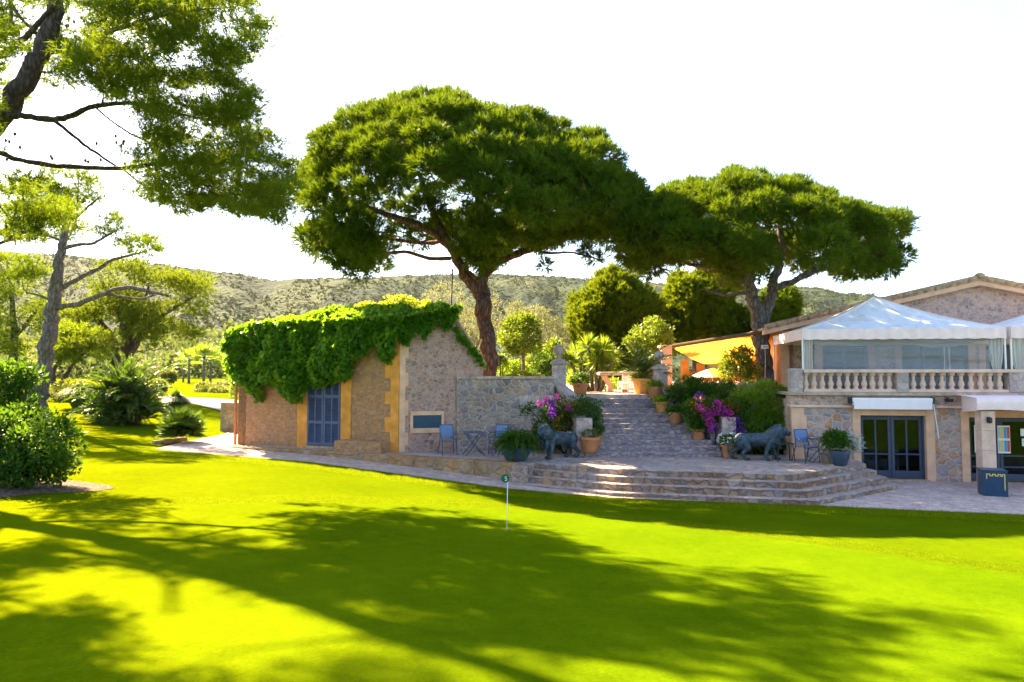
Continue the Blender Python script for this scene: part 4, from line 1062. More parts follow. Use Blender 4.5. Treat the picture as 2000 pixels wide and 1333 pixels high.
b=MB(); b.bx(-.21,.21,-.2,.25,.40,.425); b.build('seat', M['white'], o, local=True)
for s in (-1,1):
    b=MB(); b.tube([(s*.2,-.16,0),(s*.2,-.2,.4),(s*.2,-.28,.72)],.016,6); b.build('leg', M['white'], o, local=True)
    b=MB(); b.tube([(s*.2,.25,0),(s*.2,.22,.4)],.016,6); b.build('leg', M['white'], o, local=True)
# garden lantern by the pine
p = W(977,728,24.2); o = thing('garden_lamp', 'small black path lamp right of the big pine trunk', 'lamp', (p[0],p[1],UZ))
lh = W(977,697,24.2)[2]-UZ
b=MB(); b.tube([(0,0,0),(0,0,lh-.08)],.022,8); b.build('post', M['iron'], o, local=True)
b=MB(); b.lathe([(.03,lh-.16),(.07,lh-.14),(.07,lh-.05),(.15,lh-.045),(.13,lh),(.02,lh+.03)],(0,0,0),14); b.build('lamp_head', M['iron'], o, smooth=True, local=True)
# overhead lines
for i,(a,c) in enumerate([((1180,204,60),(2700,215,30)),((1480,337,55),(2700,300,30)),((1500,405,70),(2700,355,35))]):
    p=W(*a); q_=W(*c); far=p+(p-q_)*4; far[2]=p[2]-6
    b=MB(); b.tube([p+(far-p)*1.0]+[p*(1-t)+q_*t for t in np.linspace(0,1,12)],.010,5); o=b.build('power_cable',M['cable']); tag(o,['thin overhead cable, highest of the three in the right sky','thin overhead cable, middle of the three in the right sky','thin overhead cable, lowest of the three in the right sky'][i],'cable','overhead cables')
# ================================================================== potted plants
def leaves_on(C, R, n, L, up=.3, spread=.8, w=.35, shell=(.55,1.05), flat=1.0):
    C=np.array(C,float); u=RNG.normal(0,1,(n,3)); u/=np.linalg.norm(u,axis=1)[:,None]
    r=RNG.uniform(shell[0],shell[1],n)[:,None]; P=C+u*r*np.array(R)*np.array([1,1,flat])
    D=u*.8+RNG.normal(0,1,(n,3))*spread+np.array([0,0,up]); D/=np.linalg.norm(D,axis=1)[:,None]
    Ls=L*RNG.uniform(.6,1.2,n); return P,D,Ls,Ls*w
def cloud(name, parts, mat, parent=None, shape='leaf'):
    P=np.concatenate([p[0] for p in parts]); D=np.concatenate([p[1] for p in parts]); L=np.concatenate([p[2] for p in parts])[:,None]; Wd=np.concatenate([p[3] for p in parts])[:,None]
    s=np.cross(D,RNG.normal(0,1,P.shape)); s/=np.linalg.norm(s,axis=1)[:,None]+1e-9
    if shape=='leaf':
        nrm=np.cross(s,D); V=np.stack([P,P+D*L*.5+s*Wd*.5+nrm*Wd*.12,P+D*L,P+D*L*.5-s*Wd*.5+nrm*Wd*.12],1); return raw_mesh(name,V,4,mat,parent)
    V=np.stack([P-s*Wd*.5,P+s*Wd*.5,P+D*L],1); return raw_mesh(name,V,3,mat,parent)
def pot_body(t, r, h, mat, kind='terra'):
    if kind=='terra': pr=[(r*.70,0),(r*.74,.01),(r*.94,h*.80),(r*1.06,h*.81),(r*1.08,h*.99),(r*1.0,h),(r*.93,h*.97),(r*.9,h*.9)]
    else: pr=[(r*.55,0),(r*.72,h*.12),(r*.95,h*.6),(r*1.02,h*.97),(r*1.0,h),(r*.94,h*.97),(r*.9,h*.9)]
    b=MB(); b.lathe(pr,(0,0,0),28); b.build('pot', M[mat], t, smooth=True, local=True, bevel=.004)
    b=MB(); b.lathe([(r*.2,h*.88),(r*.92,h*.88),(r*.9,h*.89),(.01,h*.90)],(0,0,0),16); b.build('soil', M['soil'], t, local=True)
def potplant(label, loc, r, h, mat, leafm, fol, kind='terra', flowers=None, saucer=False, name='potted_plant', group='terracotta pots on the stairs'):
    t=thing(name,label,'potted plant',(0,0,0),0,group); pot_body(t,r,h,mat,kind)
    parts=[leaves_on((c[0],c[1],c[2]),c[3],c[4],c[5],*(c[6:] if len(c)>6 else ())) for c in fol]
    cloud('foliage',parts,M[leafm],t)
    if flowers: cloud('flowers',[leaves_on(c[:3],c[3],c[4],c[5],.4,.9,.9,(.95,1.08)) for c in flowers[1]],M[flowers[0]],t)
    if saucer: b=MB(); b.lathe([(r*.85,.0),(r*1.0,.03),(r*.97,.035),(r*.8,.012)],(0,0,-.0),20); b.build('saucer',M[mat],t,smooth=True,local=True)
    t.location=tuple(map(float,loc)); t.rotation_euler=(0,0,random.uniform(0,6)); return t
def on_stair(px, Y):
    x=W(px,735,Y)[0]; return (x,Y,stair_z(Y)+.012)
tuft=lambda r,h,n=420:[((0,0,h+.02))+((r*1.05,r*1.05,r*.5),n,.15,.6,.7,.3)]
def tf(r,h,n=500,L=.14): return [(0,0,h+.03,(r*1.1,r*1.1,r*.55),n,L,.5,.7,.28)]
potplant('topmost terracotta pot on the right stair side, just below the yellow tub', (W(1273,0,24.0)[0],24.15,stair_z(24.15)+.012), .25,.42,'terracotta','shrub_light',tf(.25,.42))
potplant('terracotta pot with low grass-green cushion, second down the right stair side', on_stair(1291,23.4), .22,.38,'terra_yellow','shrub_light',tf(.22,.38))
potplant('terracotta pot with dark green cushion, third down the right stair side', on_stair(1318,22.6), .23,.36,'terracotta','shrub_dark',tf(.23,.36))
potplant('square-looking terracotta pot with clipped green top near the stair foot, right side', on_stair(1362,21.75), .20,.34,'terracotta','shrub_dark',tf(.2,.34))
potplant('terracotta pot crowned with small white flowers behind the striding lion\'s tail', (W(1410,0,20.75)[0],20.75,TZ+.01), .24,.40,'terracotta','shrub_dark',[(0,0,.50,(.34,.30,.20),700,.09,.4,.8,.5)], flowers=('petal',[(0,0,.52,(.36,.32,.21),170,.075)]))
potplant('large terracotta pot with sparse silvery plant on the lowest step, left side', (W(1147,0,20.95)[0],20.98,TZ+RS+.012), .29,.46,'terracotta','olive',[(0,0,.52,(.24,.24,.12),300,.12,.6,.7,.3)], saucer=True)
potplant('terracotta pot with bright green leaves behind the large pot at the stair foot, left', on_stair(1163,21.5), .2,.34,'terracotta','shrub_dark',[(0,0,.45,(.24,.24,.20),420,.13,.5,.7,.4)])
potplant('terracotta pot of small pink flowers behind the left ball pillar', (W(1130,0,24.6)[0],24.7,UZ+.006), .29,.40,'terracotta','shrub_dark',[(0,0,.52,(.36,.32,.24),700,.11,.4,.8,.5)], flowers=('petal',[(0,0,.54,(.36,.32,.25),40,.06)]))
# big tub with a cycad
tub=thing('potted_palm','big yellow terracotta tub with a sprawling cycad at the stair head','potted plant',(0,0,0),0,'terracotta pots on the stairs')
pot_body(tub,.40,.56,'terra_yellow')
def fronds(n, L, base, el, droop, leaf, lw, npl=26, spread=.9, seed=1, vee=.5, stiff=1.0):
    rg=np.random.default_rng(seed); P=[];D=[];Ls=[];stems=[]
    for i in range(n):
        a=2*PI*i/n+rg.uniform(-.2,.2); e=rg.uniform(*el); l=L*rg.uniform(.75,1.1)
        p=np.array(base,float); d=np.array([math.cos(a)*math.cos(e),math.sin(a)*math.cos(e),math.sin(e)]); pts=[p.copy()]; st=l/12
        for k in range(12):
            d=d+np.array([0,0,-droop*(k/12)*.35]); d/=np.linalg.norm(d); p=p+d*st; pts.append(p.copy())
        pts=np.array(pts); stems.append(pts)
        side=np.cross(d,[0,0,1]); side/=np.linalg.norm(side)+1e-9
        for k in range(npl):
            t=.12+.88*k/npl; f=t*12; j=min(11,int(f)); q=pts[j]*(1-(f-j))+pts[j+1]*(f-j); td=pts[min(12,j+1)]-pts[j]; td/=np.linalg.norm(td)
            ll=leaf*math.sin(PI*min(1,.15+.85*t))**.6*(1.1-.5*t)
            for s in (-1,1):
                dd=side*s*.8+td*.75*stiff+np.array([0,0,vee-.5*rg.random()]); dd/=np.linalg.norm(dd); P.append(q); D.append(dd); Ls.append(ll)
    Ls=np.array(Ls); return (np.array(P),np.array(D),Ls,np.full(len(Ls),lw)), stems
fr,st=fronds(26,1.5,(0,0,.75),(.1,1.2),.5,.30,.035,30,seed=4)
cloud('foliage',[fr],M['palm'],tub); b=MB()
for s_ in st: b.tube(s_[::3],[.014,.012,.009,.006,.003],5)
b.tube([(0,0,.5),(0,0,.8)],[.14,.12],10); b.build('stem',M['palm'],tub)
cloud('undergrowth',[leaves_on((0,0,.60),(.42,.42,.14),500,.12,.4,.8,.45)],M['citrus'],tub)
q=W(1248,0,25.2); tub.location=(float(q[0]),25.2,UZ+.006)
# black bowl of ferns
bw_=HZ(1008,901,TZ+.006); bf=thing('fern_bowl','wide black bowl overflowing with sword ferns at the terrace edge','potted plant',(0,0,0))
pot_body(bf,.43,.40,'bowl','bowl')
fr,st=fronds(110,.74,(0,0,.46),(.15,1.35),1.75,.10,.034,24,seed=9); 
fr2,st2=fronds(60,.56,(0,0,.50),(.5,1.45),1.2,.10,.034,20,seed=10); fr2[0][:,:2]+=RNG.normal(0,.0,(len(fr2[0]),2))
# spread the crowns over the bowl
for f_,nf in ((fr,110),(fr2,60)):
    k=len(f_[0])//nf
    for i in range(nf):
        a=2*PI*i/nf; f_[0][i*k:(i+1)*k,0]+=.22*math.cos(a)*random.random()**.5; f_[0][i*k:(i+1)*k,1]+=.22*math.sin(a)*random.random()**.5
cloud('foliage',[fr,fr2],M['shrub_dark'],bf); bf.location=tuple(map(float,bw_))
# pot with fern and silver plant at the house door
q=HZ(1640,910,TZ+.006); pf=thing('door_planter','dark pot with trailing green fern and silvery plant left of the blue door','potted plant',(0,0,0))
pot_body(pf,.27,.42,'bowl','bowl')
fr,st=fronds(60,.62,(0,0,.50),(.3,1.45),1.1,.10,.028,20,seed=12); k=len(fr[0])//60
cloud('foliage',[fr,leaves_on((-.12,0,.72),(.30,.28,.22),1100,.12,.3,.8,.4)],M['shrub_dark'],pf)
cloud('silver_foliage',[leaves_on((.38,.02,.60),(.26,.22,.26),650,.14,.3,1.0,.12,(.2,1.1))],M['silver'],pf)
pf.location=tuple(map(float,q))
q=HZ(1629,908,TZ+.006); t=thing('taupe_pot','small empty-looking taupe pot behind the dark door planter','pot',(q[0],q[1]+.35,TZ+.006)); pot_body(t,.22,.36,'pot_taupe')
# purple flower fallen on the terrace
q=HZ(963,892,TZ+.006); t=thing('flower_pot','tiny purple flower sprig on the paving under the second blue chair','flower',tuple(q))
cloud('flowers',[leaves_on(q+np.array([0,0,.15]),(.10,.06,.14),60,.05,.4,.8,.7)],M['purple'],t); b=MB(); b.tube([q,q+[0,0,.12]],.006,5); b.build('stem',M['shrub_dark'],t)
# sign box on the right pine is added with the tree
# ================================================================== trees
def unit(a): return a/(np.linalg.norm(a,axis=-1,keepdims=True)+1e-9)
def needles(C, R, per, nn, L, w, up=.5, spread=.55, shell=(.5,1.), seed=0, stretch=None):
    """bottle-brush shoots on the skin of round clumps; C centres, R radii"""
    rg=np.random.default_rng(seed); C=np.asarray(C,float); R=np.asarray(R,float)
    n=np.maximum(3,(per*(R/R.mean())**2).astype(int)); idx=np.repeat(np.arange(len(C)),n); N=len(idx)
    u=unit(rg.normal(0,1,(N,3))+np.array([0,0,.35]))
    rad=R[idx][:,None]*(shell[0]+(shell[1]-shell[0])*rg.random((N,1))**.6)*(1+.10*rg.normal(0,1,(N,1)))
    sq=np.array([1,1,.8]) if stretch is None else np.array(stretch)
    base=C[idx]+u*rad*sq
    ax=unit(u+np.array([0,0,up])+.35*rg.normal(0,1,(N,3)))
    j=np.repeat(np.arange(N),nn); K=len(j)
    d=unit(ax[j]+spread*rg.normal(0,1,(K,3)))
    P=base[j]+ax[j]*(rg.random((K,1))*L*.9-L*.5)
    l=L*rg.uniform(.65,1.15,(K,1)); s=unit(np.cross(d,rg.normal(0,1,(K,3))))*w*.5
    return np.stack([P-s,P+s,P+d*l],1).reshape(-1,3)
def limbs_to_mesh(b, limbs, n=12):
    nodes=[]
    for lb in limbs:
        P=np.array([W(p[0],p[1],p[2]) for p in lb]); r=np.array([p[3]*p[2]/FP for p in lb])
        q=np.linspace(0,len(lb)-1,(len(lb)-1)*4+1); i=range(len(lb))
        XX=np.stack([np.interp(q,i,P[:,k]) for k in range(3)],1); rr_=np.interp(q,i,r)
        for _ in range(3): XX[1:-1]=(XX[:-2]+2*XX[1:-1]+XX[2:])/4
        wob=RNG.normal(0,1,XX.shape)*(rr_[:,None]*.16); wob[0]=0
        XX=XX+wob
        b.tube(XX,rr_*(1+.06*RNG.normal(0,1,len(rr_))),n if r[0]>.1 else 7)
        nodes+= [(x,rr0) for x,rr0 in zip(XX,rr_)]
    return nodes
def twigs(b, nodes, C, frac, r0=.035, seed=0, maxd=5., sag=.12):
    rg=np.random.default_rng(seed); NP=np.array([n[0] for n in nodes]); extra=[]
    order=np.argsort([np.min(np.linalg.norm(NP-c,axis=1)) for c in C])
    pts=list(NP); rads=[n[1] for n in nodes]
    for i in order:
        if rg.random()>frac: continue
        c=C[i]; A=np.array(pts); d=np.linalg.norm(A-c,axis=1)+np.maximum(0,A[:,2]-c[2])*1.5
        k=int(np.argmin(d)); p=A[k]
        L=np.linalg.norm(c-p)
        if L>maxd or L<.15: continue
        m=(p+c)/2+rg.normal(0,.10*L,3)-np.array([0,0,sag*L]); ra=min(rads[k]*.6,r0)
        b.tube([p,(p*.55+m*.45+(c-p)*.02),m,(m+c)/2+rg.normal(0,.03*L,3),c],[ra,ra*.9,ra*.75,ra*.55,ra*.3],6)
        pts+=[m,c]; rads+=[ra*.75,ra*.4]
def umbrella(top, bot, Y, depth, n, rc, seed, lower=.34, hole=None, back=1.):
    rg=np.random.default_rng(seed)
    tx=[p[0] for p in top]; ty=[p[1] for p in top]; bx_=[p[0] for p in bot]; by_=[p[1] for p in bot]
    x0,x1=max(tx[0],bx_[0]),min(tx[-1],bx_[-1]); C=[]; Rr=[]; tries=0
    while len(C)<n and tries<n*60:
        tries+=1
        px=rg.uniform(x0+(x1-x0)*.035,x1-(x1-x0)*.035); v=rg.uniform(-1,1)
        t_=np.interp(px,tx,ty); b_=np.interp(px,bx_,by_); h=(px-(x0+x1)/2)/((x1-x0)/2); hw=math.sqrt(max(.02,1-h*h))
        zt=W(px,t_,Y)[2]; zb=W(px,b_,Y)[2]; zm=zb+(zt-zb)*.38
        e=math.sqrt(1-v*v)
        r=rc*rg.uniform(.65,1.25)
        kind=rg.random()
        if kind<lower: z=zm-(zm-zb)*e*rg.uniform(.6,1.)+r*.55; r*=.8
        elif kind<.90: z=zm+(zt-zm)*e-(r*.80+.0)*rg.uniform(.85,1.25)
        else: z=zm+(zt-zm)*e*rg.uniform(.2,.8)
        yy=Y+v*depth*hw*(back if v>0 else 1)
        # keep the outline at the photographed angle: shift sideways with depth
        sc_=min(yy,Y)/Y; x=(px-1000)/FP*Y*sc_; z=E+(z-E)*sc_
        if hole is not None and hole(px,(735-(z-E)*FP/Y),v,rg): continue
        c=np.array([x,yy,z])
        if C and np.min(np.linalg.norm(np.array(C)-c,axis=1))<r*1.22: continue
        C.append(c); Rr.append(r)
    return np.array(C),np.array(Rr)
def tree(name, label, cat, limbs, C, bark, crown, leaf, base, group=None, tw=.45, r0=.035, seed=1, maxd=5., extra=None):
    t=thing(name,label,cat,tuple(base),0,group)
    b=MB(); nodes=limbs_to_mesh(b,limbs); 
    if len(C): twigs(b,nodes,C,tw,r0,seed,maxd)
    b.build('trunk',M[bark],t,smooth=True)
    raw_mesh('crown',crown,3,M[leaf],t)
    return t
# ---- central stone pine
top1=[(572,470),(580,420),(592,350),(612,290),(640,245),(690,208),(740,187),(800,180),(860,170),(900,182),(960,200),(1030,212),(1090,232),(1150,252),(1185,275),(1200,318),(1240,352),(1268,380),(1282,420)]
bot1=[(572,440),(590,490),(620,515),(660,525),(715,545),(745,520),(800,490),(850,470),(900,500),(935,525),(965,520),(1010,495),(1060,500),(1120,480),(1180,475),(1240,450),(1282,400)]
def hole1(px,py,v,rg): 
    return (py>425 and 730<px<900) or (py>470 and (860<px<905 or 975<px<1030)) or (py>495 and 1030<px<1300 and rg.random()<.5)
C1_,R1c=umbrella(top1,bot1,25,5.4,250,.74,5,hole=hole1)
Y1=25
l1=[[(957,800,Y1,18.48),(956,735,Y1,16.72),(955,690,Y1,15.40),(950,640,Y1,15.40),(945,600,Y1,15.84),(938,565,Y1,14.96),(945,535,Y1,9.68),(946,500,Y1+.2,9.68),(948,460,Y1+.6,7.92),(940,400,Y1+1,6.16),(930,330,Y1+1,3.52)],
    [(938,580,Y1,11.44),(915,545,Y1,11.44),(895,508,Y1-.1,10.56),(878,480,Y1-.2,9.68),(862,450,Y1-.3,7.92),(840,400,Y1-.6,6.16),(820,340,Y1-1,4.40)],
    [(884,490,Y1,7.04),(850,455,Y1-.4,7.04),(800,432,Y1-.7,6.60),(740,415,Y1-.9,5.28),(690,392,Y1-1.,3.96),(650,370,Y1-1,2.64)],
    [(880,505,Y1,4.40),(840,508,Y1+.4,3.96),(800,490,Y1+.8,3.52),(760,495,Y1+1,2.64),(720,500,Y1+1.2,1.76)],
    [(868,470,Y1,4.40),(820,478,Y1+1,3.52),(760,465,Y1+1.8,3.08),(700,460,Y1+2.2,2.20)],
    [(950,535,Y1,7.92),(975,512,Y1+.1,7.48),(1010,495,Y1+.2,7.04),(1060,480,Y1+.3,6.16),(1110,465,Y1+.4,5.28),(1160,440,Y1+.6,3.96),(1200,415,Y1+.6,2.64)],
    [(958,520,Y1,6.16),(985,470,Y1-.8,5.28),(1015,430,Y1-1.6,4.40),(1050,380,Y1-2.2,3.52)],
    [(1035,487,Y1,3.52),(1070,496,Y1-.5,2.64),(1110,492,Y1-.8,2.20),(1150,500,Y1-1,1.76),(1175,510,Y1-1,1.23)],
    [(945,480,Y1,6.16),(935,430,Y1-1.5,5.28),(930,380,Y1-3,3.52)],
    [(935,552,Y1-.2,3.52),(925,540,Y1-.35,3.96),(917,530,Y1-.4,2.64)]]
extra=np.array([W(700,530,24.6),W(680,520,24.3),W(905,565,0.1) if False else W(940,510,24.0),W(930,490,24.0),W(955,500,24.2),W(1160,505,24.2),W(1065,520,24.4),W(1145,492,24.3)])
C1_=np.vstack([C1_,extra]); R1c=np.append(R1c,[.5,.5,.5,.6,.5,.32,.28,.3])
cr=needles(C1_,R1c,185,14,.23,.024,.22,.40,(.62,.98),1)
P1=tree('stone_pine','tall umbrella pine with dense dark crown and forked trunk in the middle','pine tree',l1,C1_,'bark_red',cr,'pine',W(956,770,25),None,.5,.05,3)
# ---- right stone pine
top2=[(1214,500),(1225,455),(1245,415),(1270,380),(1300,362),(1360,348),(1420,331),(1465,322),(1520,335),(1580,355),(1640,375),(1690,398),(1735,404),(1765,418),(1785,470)]
bot2=[(1214,480),(1230,520),(1280,548),(1320,525),(1370,505),(1410,530),(1445,568),(1490,560),(1515,520),(1560,505),(1610,515),(1650,545),(1690,562),(1735,550),(1770,520),(1785,450)]
def hole2(px,py,v,rg): return (py>478 and 1500<px<1720 and v<.75 and rg.random()<.85) or (py>505 and 1310<px<1400 and rg.random()<.7)
Y2=25.5
C2_,R2c=umbrella(top2,bot2,Y2,4.8,175,.68,8,hole=hole2)
l2=[[(1500,775,Y2,19),(1496,735,Y2,17),(1490,690,Y2,15),(1486,650,Y2,15),(1480,615,Y2,14.5),(1472,585,Y2,13),(1466,565,Y2-.2,10),(1455,530,Y2-.6,8),(1440,480,Y2-1.2,6),(1420,430,Y2-1.8,4)],
    [(1490,640,Y2,10),(1498,605,Y2+.1,9.5),(1507,575,Y2+.1,9.5),(1513,550,Y2+.1,9),(1522,515,Y2+.2,8),(1527,480,Y2+.3,7),(1522,430,Y2+.5,5),(1515,380,Y2+.8,3)],
    [(1510,566,Y2,7),(1545,552,Y2-.1,6.5),(1585,532,Y2-.2,6),(1630,505,Y2-.4,5),(1675,480,Y2-.6,4),(1725,455,Y2-.7,2.5)],
    [(1590,530,Y2,4),(1640,520,Y2+.6,3.5),(1690,510,Y2+.9,2.5),(1740,490,Y2+1,1.5)],
    [(1525,490,Y2,5),(1560,470,Y2+1,4),(1600,440,Y2+1.6,3)],
    [(1520,520,Y2,5),(1500,480,Y2+1.4,4.5),(1480,440,Y2+2.,3)],
    [(1470,575,Y2,4),(1440,572,Y2-.6,3.5),(1415,578,Y2-1,3),(1395,572,Y2-1.2,2.5),(1372,565,Y2-1.3,1.6)],
    [(1455,530,Y2,5),(1410,525,Y2+.6,4.5),(1360,520,Y2+1,4),(1310,505,Y2+1.1,2.5)]]
cr=needles(C2_,R2c,170,14,.22,.024,.22,.40,(.62,.98),2)
P2=tree('stone_pine','umbrella pine with pale forked trunk beside the white marquee','pine tree',l2,C2_,'bark_grey',cr,'pine',W(1497,775,25.5),None,.5,.045,4)
q=W(1494,678,25.05); b=MB(); b.box(q,(.26,.05,.14)); o=thing('trunk_box','small white box strapped to the right pine trunk with its cable','box',tuple(q)); b.build('case',M['white'],o,bevel=.01); b=MB(); b.box(q+[0,-.027,0],(.17,.004,.06)); b.build('label_plate',M['p_grey'],o); b=MB(); b.tube([q+[0,0,-.07],W(1495,700,25.05),W(1494,748,25.0)],.01,5); b.build('cable',M['white'],o)
# ---- sampled clumps inside a photo polygon
def in_poly(px,py,poly):
    c=False; j=len(poly)-1
    for i in range(len(poly)):
        if (poly[i][1]>py)!=(poly[j][1]>py) and px<(poly[j][0]-poly[i][0])*(py-poly[i][1])/(poly[j][1]-poly[i][1])+poly[i][0]: c=not c
        j=i
    return c
def poly_clumps(poly, n, Y, dY, rc, seed, dens=None, thr=.0):
    rg=np.random.default_rng(seed); xs_=[p[0] for p in poly]; ys_=[p[1] for p in poly]; C=[];R=[]; k=0
    while len(C)<n and k<n*80:
        k+=1; px=rg.uniform(min(xs_),max(xs_)); py=rg.uniform(min(ys_),max(ys_))
        if not in_poly(px,py,poly): continue
        if dens is not None and fbm(px/dens,py/dens*1.5,seed+40,3)<thr: continue
        yy=Y+rg.uniform(-dY,dY); r=rc*rg.uniform(.6,1.3)
        p=W(px,py,yy); C.append(p); R.append(r)
    return np.array(C),np.array(R)
# ---- foreground Aleppo pine, its trunk outside the frame at the left
Yf=17.
polyA=[(195,-40),(530,-40),(515,80),(492,130),(498,200),(485,250),(530,270),(590,285),(572,330),(548,395),(535,430),(480,415),(420,395),(370,410),(325,405),(300,370),(265,300),(300,262),(270,215),(215,190),(150,170),(110,155),(120,90),(190,60)]
CA,RA=poly_clumps(polyA,560,Yf,2.6,.27,3,40,-.20)
polyB=[(-60,-60),(560,-60),(470,-330),(240,-480),(-100,-460),(-200,-200)]
CB,RB=poly_clumps(polyB,45,Yf,3.0,.32,4,60,.0)
polyC=[(-620,-400),(-60,-460),(-60,-40),(-90,250),(-300,420),(-700,300)]
CC,RC=poly_clumps(polyC,70,Yf-2.6,2.6,.38,6,75,.02)
polyD=[(0,10),(110,-20),(110,60),(60,120),(0,110)]
CD,RD=poly_clumps(polyD,16,Yf+1.5,1.5,.26,7)
polyE=[(0,345),(60,350),(110,385),(165,420),(150,455),(90,440),(60,470),(20,470),(0,440)]
CE,RE=poly_clumps(polyE,46,Yf+.5,1.2,.26,9)
lf=[[(-330,1010,Yf,30.36),(-290,860,Yf,27.72),(-240,700,Yf,25.08),(-170,520,Yf,23.10),(-95,370,Yf,21.78),(-30,265,Yf,20.46),(15,200,Yf,19.14),(55,150,Yf,17.82),(88,90,Yf,15.84),(108,20,Yf-.1,13.86),(125,-80,Yf-.2,11.88),(160,-220,Yf,9.24),(220,-350,Yf,5.28)],
    [(98,100,Yf,5.94),(130,100,Yf-.1,5.94),(165,92,Yf-.1,5.61),(192,70,Yf-.2,5.28),(235,55,Yf-.4,4.29),(300,35,Yf-.8,3.30),(370,20,Yf-1.2,1.98),(450,15,Yf-1.4,1.32)],
    [(-30,262,Yf,6.60),(20,225,Yf-.1,6.27),(60,228,Yf-.2,6.27),(105,237,Yf-.3,5.94),(140,228,Yf-.3,5.61),(165,212,Yf-.4,5.28),(200,206,Yf-.5,4.95),(250,200,Yf-.7,3.96),(300,212,Yf-.9,2.97),(360,225,Yf-1.1,1.98),(430,240,Yf-1.3,1.32)],
    [(108,238,Yf-.3,3.30),(140,262,Yf-.2,2.97),(165,285,Yf-.1,2.97),(190,300,Yf,2.64),(215,318,Yf+.1,2.31),(250,338,Yf+.1,1.65)],
    [(-120,270,Yf+.4,5.94),(-50,280,Yf+.3,5.61),(0,300,Yf+.2,5.28),(55,318,Yf+.1,4.95),(110,323,Yf,4.62),(170,328,Yf-.1,4.62),(240,330,Yf-.2,4.29),(300,319,Yf-.3,3.63),(360,318,Yf-.3,2.97),(420,308,Yf-.3,2.31),(480,330,Yf-.4,1.65),(530,350,Yf-.4,0.99)],
    [(180,205,Yf-.4,1.98),(220,240,Yf-.2,1.85),(265,268,Yf,1.65),(320,290,Yf+.2,1.32)],
    [(-60,140,Yf+.3,7.92),(0,112,Yf+.2,6.60),(35,85,Yf+.1,5.61),(65,60,Yf,4.95),(95,20,Yf-.3,3.96),(140,-30,Yf-.5,2.64)],
    [(-20,95,Yf,3.96),(15,68,Yf+.3,3.96),(25,30,Yf+.5,3.30),(15,-20,Yf+.7,3.30),(-10,-90,Yf+.8,2.64)],
    [(20,5,Yf+.2,3.30),(40,35,Yf+.1,3.30),(70,65,Yf+.05,2.97),(82,80,Yf,2.64)],
    [(240,330,Yf-.2,1.98),(275,360,Yf+.3,1.65),(320,390,Yf+.5,1.32),(370,400,Yf+.6,0.92)],
    [(290,318,Yf-.3,1.98),(340,345,Yf-.6,1.65),(410,375,Yf-.9,1.32),(480,400,Yf-1,0.92)],
    [(-170,520,Yf,9.24),(-260,380,Yf+.3,7.26),(-380,260,Yf+.5,5.28),(-500,120,Yf+.5,3.30)],
    [(-60,320,Yf,8.58),(-140,160,Yf-1.4,7.26),(-220,0,Yf-2.6,5.28),(-300,-180,Yf-3.6,3.30)],[(-170,520,Yf,7.92),(-230,330,Yf-1.5,6.60),(-330,120,Yf-3,5.28),(-420,-120,Yf-3.8,3.30)],[(-100,380,Yf,6.60),(-130,250,Yf-1.6,5.94),(-180,60,Yf-3.2,4.62),(-200,-140,Yf-4,3.30)],
    [(118,-40,Yf,5.94),(220,-110,Yf-.5,5.28),(340,-160,Yf-.9,3.96),(440,-190,Yf-1,1.98)],
    [(60,345,Yf+.3,1.98),(40,380,Yf+.6,1.65),(60,420,Yf+.8,1.32),(110,430,Yf+.8,0.79)],
    [(-40,370,Yf+.5,2.64),(0,400,Yf+.5,1.98),(25,440,Yf+.5,1.32),(30,480,Yf+.5,0.79)]]
# unseen clumps added to the crown along the sun's rays to dapple the lawn
rg=np.random.default_rng(44); CG=[];RG=[]; SE_,SA_=math.radians(40),math.radians(43); sv=np.array([-math.sin(SA_)/math.tan(SE_),math.cos(SA_)/math.tan(SE_),1.])
while len(CG)<640:
    gp_=np.array([rg.uniform(-7.5,3.6),rg.uniform(3.2,11.2)])
    if gp_[0]>-.6+.0*gp_[1] and gp_[0]>4.6-.55*(gp_[1]-3.2): continue
    if fbm(gp_[0]/.9,gp_[1]/1.5,88,3)<-.03: continue
    h_=rg.uniform(6.5,9.5); p=np.array([gp_[0],gp_[1],float(g(gp_[0],gp_[1]))])+sv*h_
    px=1000+FP*p[0]/p[1]; py=735-FP*(p[2]-E)/p[1]
    if px>-40 and py>-30: continue
    CG.append(p); RG.append(rg.uniform(.16,.30))
CG=np.array(CG);RG=np.array(RG)
CH,RH=poly_clumps([(225,332),(330,328),(440,325),(560,345),(550,440),(480,432),(420,412),(340,416),(280,392)],64,Yf+.2,1.4,.22,13,40,-.15)
CI,RI=poly_clumps([(0,-10),(190,-20),(190,60),(150,120),(60,190),(0,215)],58,Yf+2,1.2,.20,14)
CF=np.vstack([CA,CB,CC,CD,CE,CG,CH,CI]); RF=np.concatenate([RA,RB,RC,RD,RE,RG,RH,RI])
cr=needles(CF,RF,27,13,.15,.016,.3,.85,(.1,1.35),5,stretch=(1.35,1.1,.55))
pf_=W(-330,1010,Yf); pf_[2]=float(g(pf_[0],pf_[1]))
FPINE=tree('aleppo_pine','big spreading pine whose long dark boughs hang in from the upper left corner','pine tree',lf,CF,'bark_dark',cr,'aleppo',pf_,None,.62,.026,6,3.5)
